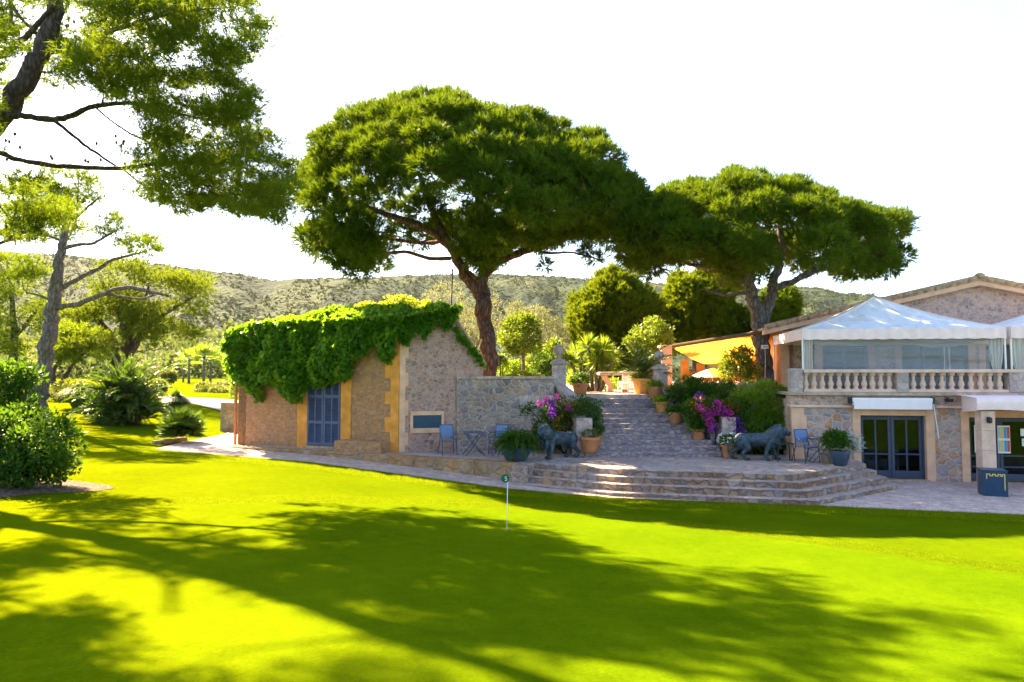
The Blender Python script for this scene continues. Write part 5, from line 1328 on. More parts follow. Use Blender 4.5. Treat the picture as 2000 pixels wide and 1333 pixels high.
# cones hanging on the bare boughs
b=MB(); rg=np.random.default_rng(2)
cps=[(132,48),(150,45),(163,36),(118,72),(300,180),(228,262),(232,283),(240,277),(288,288),(170,318),(30,258),(15,278),(45,285),(14,312),(75,320),(105,308),(250,322),(300,332),(190,282),(460,330),(455,348),(200,312),(420,330),(340,318),(150,440),(12,440),(18,462),(270,190),(330,120),(410,360)]
for px,py in cps:
    for k in range(rg.integers(1,3)):
        nn_=min((W(a_[0]*(1-t_)+b_[0]*t_,a_[1]*(1-t_)+b_[1]*t_,a_[2]*(1-t_)+b_[2]*t_) for l_ in lf for a_,b_ in zip(l_[:-1],l_[1:]) for t_ in (0,.25,.5,.75)),key=lambda w_:np.linalg.norm(w_-W(px,py,Yf)))
        q=W(px+rg.uniform(-6,6),py+rg.uniform(-5,5),Yf-.2+rg.uniform(-.3,.3)); b.ell(q,(.035,.035,.05),8); b.tube([nn_,(nn_+q)/2-np.array([0,0,.05]),q],.007,5)
o=b.build('cones',M['wood_dark'],FPINE,smooth=True); o['kind']='stuff'
# ---- slender pale pine on the left lawn
Ys=30.; bs=W(72,795,Ys)
ls=[[(66,812,Ys,21),(74,785,Ys,17),(82,740,Ys,14.5),(90,690,Ys,13.5),(97,640,Ys,13),(103,600,Ys,12),(110,560,Ys,11),(114,520,Ys,9),(120,480,Ys,7.5),(128,450,Ys,5.5),(132,410,Ys,4.5),(135,370,Ys,3)],
    [(112,602,Ys,5),(145,596,Ys-.3,5),(180,585,Ys-.6,4.8),(215,567,Ys-.8,4.5),(255,560,Ys-1,4),(290,570,Ys-1.2,3.2),(330,578,Ys-1.3,2)],
    [(200,575,Ys-.7,2.5),(240,580,Ys-.6,2.5),(280,586,Ys-.5,2),(300,575,Ys-.5,1.5)],
    [(113,568,Ys,4.5),(140,553,Ys+.2,4.2),(170,536,Ys+.4,4),(200,522,Ys+.6,3.5),(215,508,Ys+.7,3),(250,500,Ys+.8,2.5),(285,492,Ys+.9,1.5)],
    [(122,486,Ys,4),(150,478,Ys-.2,3.6),(180,478,Ys-.4,3.2),(200,465,Ys-.5,2.8),(220,455,Ys-.6,1.8)],
    [(105,590,Ys,3),(80,578,Ys,2.5),(55,572,Ys+.1,1.6)],[(118,470,Ys,3),(90,458,Ys,2.6),(60,462,Ys,1.6)],
    [(130,440,Ys,3),(165,410,Ys-.3,2.5),(195,385,Ys-.5,1.6)],[(130,430,Ys,3),(95,400,Ys+.2,2.5),(60,380,Ys+.2,1.6)]]
pc=[]
for poly,n,rc,sd in (([(230,480),(250,455),(300,458),(322,475),(318,500),(280,502),(245,500)],26,.42,1),([(185,430),(215,410),(262,430),(268,455),(215,458),(175,450)],18,.4,2),([(20,360),(70,340),(130,330),(200,345),(210,395),(150,405),(95,420),(45,410)],46,.5,3),
                     ([(20,520),(55,505),(90,520),(75,545),(30,540)],12,.5,5),([(280,560),(340,545),(385,560),(390,590),(320,600),(280,590)],0,.45,6)):
    if n: pc.append(poly_clumps(poly,n,Ys,1.2,rc,sd+50))
Cs=np.vstack([p[0] for p in pc]); Rs=np.concatenate([p[1] for p in pc])
cr=needles(Cs,Rs,26,14,.17,.022,.3,.8,(.2,1.1),7,stretch=(1.2,1.,.6))
bs[2]=float(g(bs[0],bs[1]))
tree('aleppo_pine','slender pine with pale leaning trunk on the left lawn','pine tree',ls,Cs,'bark_grey',cr,'aleppo',bs,None,.6,.03,8,3.5)
pc=poly_clumps([(0,400),(80,372),(150,400),(165,440),(140,470),(90,478),(30,475),(0,470)],54,Ys+3,1.2,.45,77)
# yellow-green bough of a pine just out of frame
yt=W(-130,800,Ys+3); yt[2]=float(g(yt[0],yt[1]))
tree('aleppo_pine','sunlit yellow-green pine reaching in at the left edge below the big boughs','pine tree',[[(-130,815,Ys+3,16),(-120,700,Ys+3,13),(-90,560,Ys+3,10),(-40,480,Ys+3,7),(20,440,Ys+3,4),(90,425,Ys+3,2)],[(-50,500,Ys+3,4),(10,470,Ys+3,3),(80,455,Ys+3,2)]],pc[0],'bark_dark',needles(pc[0],pc[1],26,14,.17,.022,.3,.8,(.2,1.1),17,stretch=(1.2,1.,.6)),'pine_yellow',yt,None,.6,.03,8,3.5)
# ---- layered pines in the middle distance, left
def layered(name,label,cat,polys,Y,limbs,leaf,bark,seed,base,group=None,L=.24,w=.04,per=24,nn=12,stretch=(1.3,1.2,.55)):
    pcs=[poly_clumps(p,n,Y,dy,rc,seed+i,34,-.02) for i,(p,n,dy,rc) in enumerate(polys)]
    C=np.vstack([p[0] for p in pcs]); R=np.concatenate([p[1] for p in pcs])
    return tree(name,label,cat,limbs,C,bark,needles(C,R,per,nn,L,w,.35,.8,(.2,1.1),seed,stretch),leaf,base,group,.5,.05,seed,6)
Ym=44.
def gb_(px,Y): x=(px-1000)/FP*Y; return np.array([x,Y,float(g(x,Y))])
layered('aleppo_pine','dark layered pine with twin stems behind the date palm clump','pine tree',
  [([(130,560),(180,520),(260,515),(330,530),(395,545),(402,600),(360,640),(300,650),(230,660),(170,640),(120,620)],150,2.6,.8),([(240,600),(330,590),(390,600),(380,665),(300,680),(250,660)],60,2,.6)],Ym,
  [[(243,740,Ym,13),(248,700,Ym,11),(248,655,Ym,10),(240,620,Ym,7),(220,580,Ym,4)],[(252,690,Ym,8),(270,660,Ym,7),(300,630,Ym,5),(340,600,Ym,3.5),(380,580,Ym,2)],[(222,735,Ym+.5,9),(226,700,Ym+.5,8),(222,665,Ym+.5,7),(190,620,Ym+.5,5),(160,590,Ym,3)],[(248,650,Ym,4),(280,600,Ym,3.5),(290,560,Ym,2)]],
  'pine_bright','bark_dark',60,gb_(245,Ym),None)
layered('aleppo_pine','yellow-green pine behind the slender pale trunk at the left edge','pine tree',
  [([(-60,560),(0,545),(60,560),(110,600),(100,680),(40,690),(-60,690)],120,2.6,.8),([(-40,500),(30,500),(90,520),(60,545),(-30,550)],40,2,.7)],Ym+6,
  [[(20,770,Ym+6,9),(25,700,Ym+6,8),(30,640,Ym+6,6),(20,570,Ym+6,4)],[(28,660,Ym+6,4),(70,610,Ym+6,3)]],'pine_yellow','bark_dark',64,gb_(20,Ym+6),None)
layered('aleppo_pine','low pale pine with spreading stems under the layered pines, left','pine tree',
  [([(100,650),(160,630),(200,650),(215,690),(170,705),(110,700),(80,680)],90,2.,.6)],40.,
  [[(110,760,40,5),(100,725,40,4),(130,690,40,3)],[(112,758,40,4),(140,715,40,3),(170,685,40,2)],[(108,758,40,4),(85,720,40,3),(95,690,40,2)]],'pine_yellow','bark_dark',68,gb_(110,40),None)
# ================================================================== shrubs and small broadleaf trees
def lumpy(blobs, Y, n, L, w, seed, up=.15, spread=.7, sub=16, sr=.42, dY=None):
    """blobs: (px,py,rx_px,ry_px[,dY]) -> leaves on many small lobes"""
    rg=np.random.default_rng(seed); parts=[]
    tot=sum(b[2]*b[3] for b in blobs)
    for bl_ in blobs:
        y=Y+(bl_[4] if len(bl_)>4 else 0); c=W(bl_[0],bl_[1],y); rx=bl_[2]*y/FP; rz_=bl_[3]*y/FP; ry=bl_[5]*y/FP if len(bl_)>5 else (rx+rz_)/2
        m=max(40,int(n*bl_[2]*bl_[3]/tot)); u=unit(rg.normal(0,1,(sub,3))); cs=c+u*np.array([rx,ry,rz_])*(.60+.12*rg.random((sub,1)))
        idx=rg.integers(0,sub,m); v=unit(rg.normal(0,1,(m,3))+.5*u[idx])
        P=cs[idx]+v*np.array([rx,ry,rz_])*sr*(.55+.5*rg.random((m,1)))*(.8+.4*rg.random((sub,1)))[idx]
        D=unit(v*.9+spread*rg.normal(0,1,(m,3))+np.array([0,0,up])); Ls=L*rg.uniform(.6,1.25,m); parts.append((P,D,Ls,Ls*w))
    return parts
def bush(name,label,cat,blobs,Y,n,L,w,leaf,seed,base_py=None,stems=3,group=None,up=.15,spread=.7,extra=None,bark='bark_dark',sub=16,stem_r=.03,z0=None,sr=.42):
    cx=np.mean([b[0] for b in blobs]); c=W(cx,735,Y)
    if z0 is None: z0=float(g(c[0],c[1]))
    t=thing(name,label,cat,(c[0],Y,z0),0,group)
    o=cloud('foliage',lumpy(blobs,Y,n,L,w,seed,up,spread,sub,sr),M[leaf],t)
    b=MB(); rg=random.Random(seed)
    for i in range(stems):
        bl_=blobs[i%len(blobs)]; y=Y+(bl_[4] if len(bl_)>4 else 0); e=W(bl_[0],bl_[1],y)
        s=np.array([c[0]+rg.uniform(-.1,.1)*stems*.3,Y+rg.uniform(-.1,.1),z0-.05]); m=(s+e)/2+np.array([rg.uniform(-.1,.1),0,.05]); b.tube([s,m,e],[stem_r,stem_r*.8,stem_r*.5],6)
    b.build('stem',M[bark],t,smooth=True)
    if extra:
        for nm,bls,n2,L2,w2,mt in extra: cloud(nm,lumpy(bls,Y,n2,L2,w2,seed+9,.2,.9,sub,.5),M[mt],t)
    return t
# left foreground shrubs
bush('shrub','dense glossy green shrub on the mulch bed at the left edge','shrub',[(20,870,75,65),(85,870,62,62,-.2),(-60,860,80,70),(30,830,70,40,.5),(70,910,62,40,-.3),(0,915,70,38,-.4),(110,905,38,38,.1),(60,835,50,35,.8)],13.9,15000,.105,.5,'shrub_dark',101,stems=8,sub=22,up=.35)
bush('shrub','taller loose leaved shrub above the glossy one at the left edge','shrub',[(15,735,42,32),(60,730,26,24),(-20,760,50,45),(25,775,40,22)],15.5,3600,.14,.42,'shrub_dark',102,stems=7,sub=18,up=.35,sr=.5)
# date palm clump
def palm_clump(name,label,cat,px,py,Y,specs,z=None,leaf='palm',trunk=None):
    c=W(px,py,Y); z=float(g(c[0],c[1])) if z is None else z
    t=thing(name,label,cat,(c[0],c[1],z)); prs=[]; b=MB()
    for (dx,dy,h,n,L,el,dr,lf_,lw,npl,sd) in specs:
        fr,st=fronds(n,L,(c[0]+dx,c[1]+dy,z+h),el,dr,lf_,lw,npl,seed=sd); prs.append(fr)
        for s_ in st: b.tube(s_[::3],[.02,.017,.013,.008,.004],5)
        if h>.3: b.tube([(c[0]+dx,c[1]+dy,z-.05),(c[0]+dx,c[1]+dy,z+h)],[.16,.13],8)
    cloud('fronds',prs,M[leaf],t); cloud('inner_leaves',lumpy([(px,py-40,48,34),(px-30,py-28,30,24),(px+34,py-30,32,26)],Y,2600,.34,.13,77,.8,.5),M['shrub_dark'],t); b.build('stem',M['bark_dark'],t,smooth=True); return t
palm_clump('date_palm','bushy clump of young date palms on the left lawn','palm',240,822,29.5,[(0,0,.7,64,2.3,(.5,1.5),.75,.42,.046,46,1),(-.6,.2,.5,44,2.0,(.0,1.4),.7,.36,.036,36,2),(.7,-.1,.5,46,2.0,(.0,1.4),.7,.36,.036,36,3),(0,-.4,.2,36,1.4,(-.1,1.2),.7,.34,.036,30,4),(.1,.3,.9,16,2.8,(.6,1.4),.9,.40,.036,40,5),(-.9,0,.15,18,1.1,(-.1,1.2),.6,.3,.034,26,8),(.95,.1,.15,18,1.1,(-.1,1.2),.6,.3,.034,26,9)])
def fan_palm(label,px,py,Y,h,nf,L,seed,group=None,leaf='palm',trunk_r=.0,name='fan_palm'):
    c=W(px,py,Y); z=float(g(c[0],c[1])); t=thing(name,label,'palm',(c[0],c[1],z),0,group); rg=np.random.default_rng(seed); P=[];D=[];Ls=[]; b=MB(); 
    base=np.array([c[0],c[1],z+h])
    for i in range(nf):
        a=rg.uniform(0,2*PI); e=rg.uniform(-.5 if trunk_r else -.28,1.45); d=np.array([math.cos(a)*math.cos(e),math.sin(a)*math.cos(e),math.sin(e)]); l=L*rg.uniform(.5,1.)
        tip=base+d*l*.55; b.tube([base,tip],[.012,.008],4)
        s=unit(np.cross(d,[0,0,1.])); u=np.cross(s,d)
        for k in range(15):
            th=(k-7)/7*1.25; dd=d*math.cos(th)+s*math.sin(th)+u*.12-np.array([0,0,.1+.12*abs(th)]); P.append(tip); D.append(dd/np.linalg.norm(dd)); Ls.append(l*.6)
    Ls=np.array(Ls); 
    if trunk_r: b.tube([(c[0],c[1],z-.1),(c[0],c[1],z+h*.5),(c[0],c[1],z+h)],[trunk_r*1.2,trunk_r,trunk_r],8)
    cloud('fronds',[(np.array(P),np.array(D),Ls,Ls*.085)],M[leaf],t); b.build('stem',M['bark_grey'] if trunk_r else M['bark_dark'],t,smooth=True); return t
fan_palm('rounded dwarf fan palm beside the curve of the paved path',356,846,25.2,.45,230,.88,21)
for i,(px,h,Y,lb) in enumerate([(369,3.0,88,'left palm of the small distant trio'),(398,3.3,84,'middle palm of the small distant trio'),(411,3.2,90,'right palm of the small distant trio, standing a little farther off')]):
    fan_palm(lb+' on the fairway',px,740,Y,h,46,1.9,30+i,'distant fan palms',trunk_r=.15,leaf='yucca')
fan_palm('short fourth palm left of the distant trio, with bare thin trunk',358,738,96,2.6,30,1.5,36,'distant fan palms',trunk_r=.12,leaf='yucca')
def grass_tuft(name,label,px,py,Y,w_px,h_px,leaf,seed,n=900):
    c=W(px,py,Y); z=float(g(c[0],c[1])); rg=np.random.default_rng(seed); r=w_px*Y/FP/2; H=h_px*Y/FP; t=thing(name,label,'grass clump',(c[0],c[1],z)); P=[];D=[];L=[]
    V=[]
    for i in range(n):
        a=rg.uniform(0,2*PI); q=rg.random()**.6; e=np.array([math.cos(a),math.sin(a),0]); b0=np.array([c[0],c[1],z])+e*q*r*.35; h_=H*rg.uniform(.7,1.05)*(1-.25*q)
        mid=b0+e*q*r*.35+np.array([0,0,h_*.8]); tip=b0+e*q*r*.85+np.array([0,0,h_*(1-.35*q)]); s=np.array([-e[1],e[0],0])*.026
        V+=[b0-s,b0+s,mid+s*.8,mid-s*.8, mid-s*.8,mid+s*.8,tip+s*.1,tip-s*.1]
    raw_mesh('blades',np.array(V),4,M[leaf],t); return t
grass_tuft('ornamental_grass','upright dark ornamental grass clump beyond the date palms',344,792,34,54,52,'palm',41,2600)
grass_tuft('ornamental_grass','pale feathery pampas-like clump left of the date palms',155,808,32,70,58,'grassy',42,2400)
bush('shrub','low round shrub between the pampas clump and the date palms','shrub',[(178,785,22,20),(165,800,18,14)],31.5,1600,.13,.4,'shrub_dark',43,stems=3)
bush('shrub','sparse yellowish bush under the slender pine, behind its trunk','shrub',[(130,760,26,18),(105,775,22,16)],36,1500,.14,.35,'grassy',44,stems=3)
bush('shrub','grey-green rounded bush at the edge of the far fairway','shrub',[(440,755,18,16),(455,765,14,14)],60,1600,.22,.4,'olive',45,stems=3)
bush('shrub','bright green bush peeping past the left corner of the hut','shrub',[(462,745,10,22),(458,765,9,14)],33,900,.13,.5,'shrub_light',46,stems=3)
for i,(px,py,rx,ry,Y,lf_) in enumerate([(20,690,40,26,75,'olive'),(75,715,34,22,70,'grassy'),(330,735,14,12,70,'grassy'),(400,760,24,12,56,'grassy'),(290,720,26,18,90,'olive'),(10,745,30,22,50,'olive'),(310,755,14,12,55,'grassy'),(430,765,20,10,54,'grassy')]):
    bush('shrub',['olive-grey bush at the left edge below the yellow pine','tawny bush left of the slender trunk, near the fairway','small tawny bush beside the dark grass clump','tawny low scrub under the distant palms','grey-green bush behind the date palm clump','pale bush low at the left edge above the tall shrub','small tawny scrub left of the dark grass clump','tawny scrub tuft right under the distant palms'][i],'shrub',[(px,py,rx,ry),(px+rx*.5,py+ry*.4,rx*.6,ry*.6)],Y,1300,.3 if Y>60 else .2,.4,lf_,200+i,stems=3,group='bushes along the fairway')
# dark woods at the foot of the hills: one far mass
def far_mass(name,label,Y,px0,px1,topf,n,leaf,seed,L=.9,botpy=735):
    rg=np.random.default_rng(seed); P=[];D=[];L_=[]
    px=rg.uniform(px0,px1,n); ytop=topf(px)+10*fbm(px*.06,px*0,seed,3)*1.5; py=ytop+(botpy-ytop)*rg.random(n)**1.4; yy=Y*(1+.12*rg.uniform(-1,1,n)+.05*fbm(px*.05,py*.08,seed+1,2))
    d=np.stack([(px-1000)/FP*yy,yy,E+(735-py)/FP*yy],1); u=unit(rg.normal(0,1,(n,3)))
    Ls=L*rg.uniform(.6,1.3,n); o=cloud(name,[(d,u,Ls,Ls*.6)],M[leaf]); o['kind']='stuff'; o['label']=label; o['category']='woodland'; return o
far_mass('distant_woods','dark belt of far-off trees at the foot of the hill',150,-80,520,lambda x:np.interp(x,[-80,100,300,330,400,430,470,520],[690,695,700,690,668,668,690,690]),9000,'far_leaf',71,1.3)
far_mass('hill_trees','belt of greyer far-off trees low on the hill at the left',230,-80,620,lambda x:np.interp(x,[-80,100,300,430,620],[650,660,660,640,660]),7000,'far_leaf',72,1.8,715)
# scrub dotted over the hills
rg=np.random.default_rng(5); n=60000
ii=rg.integers(0,len(az)-1,n); jj=(rg.random(n)**.8*(len(rr)-12)).astype(int); fa=rg.random(n); fb=rg.random(n)
sx=hx[jj,ii]*(1-fa)+hx[jj,ii+1]*fa; sx2=hx[jj+1,ii]*(1-fa)+hx[jj+1,ii+1]*fa; sx=sx*(1-fb)+sx2*fb; sy=hy[jj,ii]*(1-fb)+hy[jj+1,ii]*fb
sz=(zz[jj,ii]*(1-fa)+zz[jj,ii+1]*fa)*(1-fb)+(zz[jj+1,ii]*(1-fa)+zz[jj+1,ii+1]*fa)*fb
keep=fbm(sx*.02,sy*.012,33,4)>-.22; sx,sy,sz=sx[keep],sy[keep],sz[keep]; n=len(sx)
k=7; base=np.repeat(np.stack([sx,sy,sz],1),k,0); u=unit(rg.normal(0,1,(n*k,3))); u[:,2]=np.abs(u[:,2]); rs=np.repeat(rg.uniform(.7,1.35,n)**2.2,k)[:,None]
P=base+u*rs*np.array([.9,.9,.7])*.6; Ls=(rs[:,0]*rg.uniform(.7,1.3,n*k)); o=cloud('hill_scrub',[(P,unit(rg.normal(0,1,(n*k,3))),Ls,Ls*.8)],M['scrub']); o['kind']='stuff'
# ---- upper terrace planting
def lollipop(label,px,py,r,Y,n,leaf,seed,base_py,name='round_tree',dots=None):
    t_z=UZ; c=W(px,py,Y); t=thing(name,label,'tree',(c[0],Y,t_z)); cloud('crown',lumpy([(px,py,r,r*.92)],Y,n,.13,.5,seed,.1,.7,26,.38),M[leaf],t)
    b=MB(); b.tube([(c[0]+.05,Y,t_z-.1),(c[0]+.02,Y,(t_z+c[2])/2),(c[0],Y,c[2])],[.085,.07,.05],8)
    for k in range(5): e=c+unit(RNG.normal(0,1,3))*r*Y/FP*.6; b.tube([(c[0],Y,c[2]-r*Y/FP*.7),e],[.04,.015],6)
    b.build('trunk',M['bark_grey'],t,smooth=True); return t
lollipop('clipped round tree on a bare stem right of the big pine trunk',1021,655,46,27.5,5600,'citrus',301,735)
U=lambda **k: dict(z0=UZ,**k)
bush('olive_tree','grey-green olive tree behind the big pine trunk','tree',[(870,600,48,50),(910,640,46,46),(840,640,40,40),(890,680,46,40),(960,610,34,36),(930,690,40,34)],34,9000,.15,.28,'olive',302,stems=6,sub=20,z0=UZ,bark='bark_grey',stem_r=.08)
bush('olive_tree','paler grey olive tree behind the clipped round tree','tree',[(1075,650,34,34),(1045,620,30,22),(1090,690,26,26),(1010,610,24,18)],36,5000,.15,.28,'olive',303,stems=4,z0=UZ,bark='bark_grey',stem_r=.07)
bush('shrub','yellow-green sunlit shrub above the ivy on the hut roof','shrub',[(745,610,50,16),(780,592,30,14),(810,600,34,16),(720,604,30,12)],32,3600,.16,.5,'yellow_shrub',304,stems=4,z0=UZ,up=.5)
bush('shrub','small bright green bush at the foot of the pine by the path lamp','shrub',[(982,718,12,22),(975,708,9,14)],25.6,1000,.11,.5,'shrub_light',305,stems=2,z0=UZ)
bush('shrub','low yellow-flowered cushion on the retaining wall','shrub',[(1018,735,22,9),(1045,737,18,8),(1000,738,12,6)],24.2,1500,.08,.5,'yellow_shrub',306,stems=3,z0=UZ)
bush('shrub','dark rounded bush left of the left ball pillar','shrub',[(1062,708,26,26),(1050,730,20,16),(1078,725,18,20)],25,2400,.10,.5,'shrub_dark',307,stems=3,z0=UZ)
bush('shrub','mid-green rounded bush behind the dark bush and the pillar','shrub',[(1045,700,20,18),(1085,685,26,24)],28.5,2200,.12,.5,'citrus',308,stems=3,z0=UZ)
bush('shrub','shady green hedge bush behind the round tree stem','shrub',[(1000,725,24,12),(1060,690,14,14),(1015,718,26,16)],29.5,2000,.13,.5,'shrub_light',309,stems=3,z0=UZ)
# yuccas
yc=W(1160,760,29); yu=thing('yucca','group of multi-stemmed yuccas with spiky heads left of the garden table','yucca',(yc[0],yc[1],UZ)); P=[];D=[];L=[]; b=MB(); rg=np.random.default_rng(9)
for (px,py,r) in [(1128,692,22),(1150,678,24),(1178,684,24),(1195,698,20),(1140,712,20),(1165,705,22),(1115,708,16),(1188,716,16)]:
    c=W(px,py,29+rg.uniform(-.8,.8)); u=unit(rg.normal(0,1,(230,3))+np.array([0,0,.45])); P.append(c+u*.08); D.append(u); L.append(r*29/FP*1.15*rg.uniform(.7,1.1,230))
    b.tube([(yc[0]+(c[0]-yc[0])*.3,c[1],UZ-.05),(yc[0]+(c[0]-yc[0])*.7,c[1],(UZ+c[2])/2-.1),c],[.09,.07,.06],7)
P=np.vstack(P);D=np.vstack(D);L=np.concatenate(L); cloud('leaves',[(P,D,L,np.full(len(L),.045))],M['yucca'],yu); b.build('stem',M['bark_grey'],yu,smooth=True)
bush('shrub','light green low planting under the yuccas','shrub',[(1150,750,36,14),(1195,752,22,12),(1115,735,16,18)],29.6,2400,.12,.4,'shrub_light',310,stems=3,z0=UZ)
# conifers behind
def conifer(label,blobs,Y,seed,leaf='pine_bright',per=120,L=.26):
    rg=np.random.default_rng(seed); C=[];R=[]
    for (px,py,rx,ry,dy) in blobs:
        for k in range(int(rx*ry/42)+4):
            a=rg.normal(0,1,3); a/=np.linalg.norm(a); y=Y+dy+a[1]*rx*Y/FP*.9; C.append(W(px+a[0]*rx*.85,py+a[2]*ry*.85,Y)*np.array([1,0,1])+np.array([0,y,0])); R.append(rg.uniform(.35,.7))
    C=np.array(C);R=np.array(R); cx=blobs[0][0]; lm=[[(cx,770,Y,8),(cx,680,Y,7),(cx+4,blobs[0][1],Y,4)]]
    return tree('bushy_pine',label,'pine tree',lm,C,'bark_dark',needles(C,R,60,14,L,.045,.35,.45,(.5,1.0),seed,(.9,.9,1.2)),leaf,W(cx,770,Y),None,.3,.05,seed,6)
conifer('broad bushy pine behind the yuccas',[(1200,610,62,52,0),(1165,640,46,44,-.4),(1240,625,50,50,.2),(1210,570,46,28,.2),(1190,690,60,40,0),(1255,670,40,50,0),(1140,610,20,30,.3),(1195,550,12,16,0)],36,401)
conifer('bushy pine behind the orange awning, left of the pale forked trunk',[(1360,600,60,50,0),(1320,640,46,36,-.3),(1400,640,50,34,0),(1390,570,46,30,.3),(1340,570,30,24,0),(1290,640,20,40,0),(1440,640,30,30,0)],38,402)
conifer('dark bushy pine behind the pale forked trunk, right side',[(1520,600,30,36,0),(1500,640,40,30,0),(1540,600,16,26,.2)],37,403,'pine')
bush('citrus_tree','loose yellow-green citrus tree left of the awning post','tree',[(1265,648,34,28),(1290,665,26,28),(1245,672,24,20),(1280,690,22,18)],29.5,3600,.14,.5,'citrus',311,stems=3,z0=UZ,sr=.5,bark='bark_grey',stem_r=.05)
bush('shrub','loose yellow-green shrub in front of the awning beside the pale trunk','shrub',[(1440,712,32,26),(1420,722,20,18),(1465,722,20,20),(1450,690,20,12)],24.95,3000,.12,.45,'citrus',312,stems=4,z0=UZ,sr=.5,extra=[('rust_leaves',[(1450,686,20,9)],160,.12,.45,'rustleaf')])
bush('shrub','dark foliage behind the pale pine trunk in the awning shade','shrub',[(1522,720,12,26),(1512,740,14,14)],27.3,900,.13,.5,'shrub_dark',313,stems=3,z0=UZ)
# oleanders
T_=dict(z0=TZ)
bush('oleander','long-leaved oleander hedge right of the stair wall, under the awning','shrub',[(1340,765,34,26),(1380,760,40,26),(1410,770,32,28,.2),(1350,795,26,24,-.2),(1395,795,36,26,-.2)],23.3,7500,.17,.17,'shrub_dark',321,stems=8,up=.6,spread=.6,**T_)
bush('oleander','tall bright oleander bush in front of the house corner','shrub',[(1490,780,50,34),(1470,800,40,40,-.2),(1515,805,36,44),(1490,840,50,40,-.3),(1460,840,28,40),(1525,850,24,40,.1),(1445,780,18,24,.2)],22.2,12500,.17,.17,'shrub_light',322,stems=10,up=.6,spread=.6,**T_)
bush('shrub','dark green shrub filling the gap behind the striding lion','shrub',[(1460,860,34,30),(1500,870,40,26),(1430,850,22,34),(1535,868,12,24)],21.9,5000,.14,.25,'shrub_dark',323,stems=6,up=.4,**T_)
# bougainvilleas
bush('bougainvillea','bougainvillea with violet bracts spilling over the left stair pier','bougainvillea',[(1092,800,36,28),(1125,795,34,24,-.2),(1075,830,26,40),(1105,840,30,40),(1155,800,24,20,-.2),(1060,850,20,34),(1035,800,20,12,.2),(1165,815,12,18,-.2)],21.9,6500,.085,.6,'shrub_dark',331,stems=8,z0=TZ,sr=.5,extra=[('violet_bracts',[(1078,800,8,18,-.6),(1074,786,7,6,-.6)],200,.075,.8,'purple'),('magenta_bracts',[(1066,782,8,7,-.6),(1112,798,7,5,-.6),(1085,775,6,6,-.6),(1055,788,5,4,-.5)],90,.07,.8,'magenta'),('rust_leaves',[(1110,790,34,20,-.35),(1100,830,24,30,-.4)],320,.08,.6,'rustleaf')])
bush('bougainvillea','magenta bougainvillea around the right stair pier, purple in its shade','bougainvillea',[(1390,800,36,24),(1360,800,26,20),(1430,805,30,26),(1375,825,26,18,-.2),(1440,840,18,36),(1350,815,18,16)],21.9,4600,.085,.6,'shrub_dark',332,stems=8,z0=TZ,sr=.5,extra=[('magenta_bracts',[(1383,808,14,13,-.5),(1407,803,12,8,-.5),(1424,810,11,9,-.5),(1389,826,7,12,-.55),(1365,797,7,6,-.4),(1400,790,8,5,-.4)],480,.075,.8,'magenta'),('purple_bracts',[(1440,835,14,24,-.4),(1428,855,8,14,-.4),(1366,775,8,8,-.3),(1392,835,8,10,-.5)],520,.075,.8,'purple'),('rust_leaves',[(1375,792,34,16,-.3),(1425,795,24,14,-.3)],600,.08,.6,'rustleaf')])
# ================================================================== ivy on the hut
iv=thing('ivy','thick glossy ivy blanketing the roof and upper facade of the stone hut','ivy',tuple(HF.w(3,0,3)))
ivp=[(456,648),(464,745),(488,750),(500,782),(512,778),(522,750),(548,752),(566,772),(578,786),(594,782),(604,752),(640,752),(660,742),(688,738),(695,704),(722,690),(738,662),(742,690),(754,708),(772,690),(782,648),(782,600),(700,600),(600,607),(530,620),(490,634),(462,648)]
rg=np.random.default_rng(15); P=[];D=[];N3=np.append(-HF.v,0)
n=26000; px=rg.uniform(455,786,n); py=rg.uniform(600,790,n)
ok=np.array([in_poly(a,b_,ivp) for a,b_ in zip(px,py)]); px=px[ok]; py=py[ok]
for a,c in zip(px,py):
    x_,z_=HF.at(a,c,-.15)
    if z_>HT+.35: continue
    lob=fbm(np.array([x_*1.5]),np.array([z_*1.7]),61,3)[0]; fine=fbm(np.array([x_*4]),np.array([z_*4]),62,2)[0]
    edge=min(1,max(.15,(HT+.3-z_)/.6)); bot=min(abs(c-np.interp(a,[p[0] for p in ivp[1:15]],[p[1] for p in ivp[1:15]]))/18.,1)
    off=(.16+.55*(lob*1.1+.45)+.16*fine)*(.35+.65*min(1,bot+.3))*(1.0 if z_<HT else .8)
    off=max(.05,off)*rg.uniform(.72,1.05)
    P.append(HF.w(x_,-off,z_)); D.append(unit(N3*.75+np.array([0,0,-.55])+rg.normal(0,.5,3)))
# roof slope
m=15000; xs_=rg.uniform(-.05,HF.L+.1,m); ts=rg.uniform(-.05,1.08,m)
xr=GF.x(888); rise=e1_=GF.z(888,622)-GF.z(780,643)
for x_,t_ in zip(xs_,ts):
    base=HF.w(x_,0,HT)+np.append(GF.u*xr*t_,rise*t_); lob=fbm(np.array([base[0]*1.3]),np.array([base[1]*1.3+x_]),63,3)[0]
    h_=(.18+.34*(lob*1.1+.5))*(.35+.85*min(1,max(0,x_)/3.2)); h_*=rg.uniform(.5,1.05); P.append(base+np.array([0,0,h_])); D.append(unit(np.array([0,-.25,.5])+rg.normal(0,.65,3)))
# rim along the gable ridge
for k in range(3400):
    t_=rg.uniform(0,1.0); base=GF.w(xr*t_,-.02,GF.z(780,643)+rise*t_); dn=rg.random()**1.5*(.55 if t_<.45 else .40)*(1+.5*math.sin(t_*17)); P.append(base+np.append(-GF.v*rg.uniform(.05,.28),.32-dn*1.05)); D.append(unit(np.append(-GF.v,0)*.8+np.array([0,0,-.4])+rg.normal(0,.5,3)))
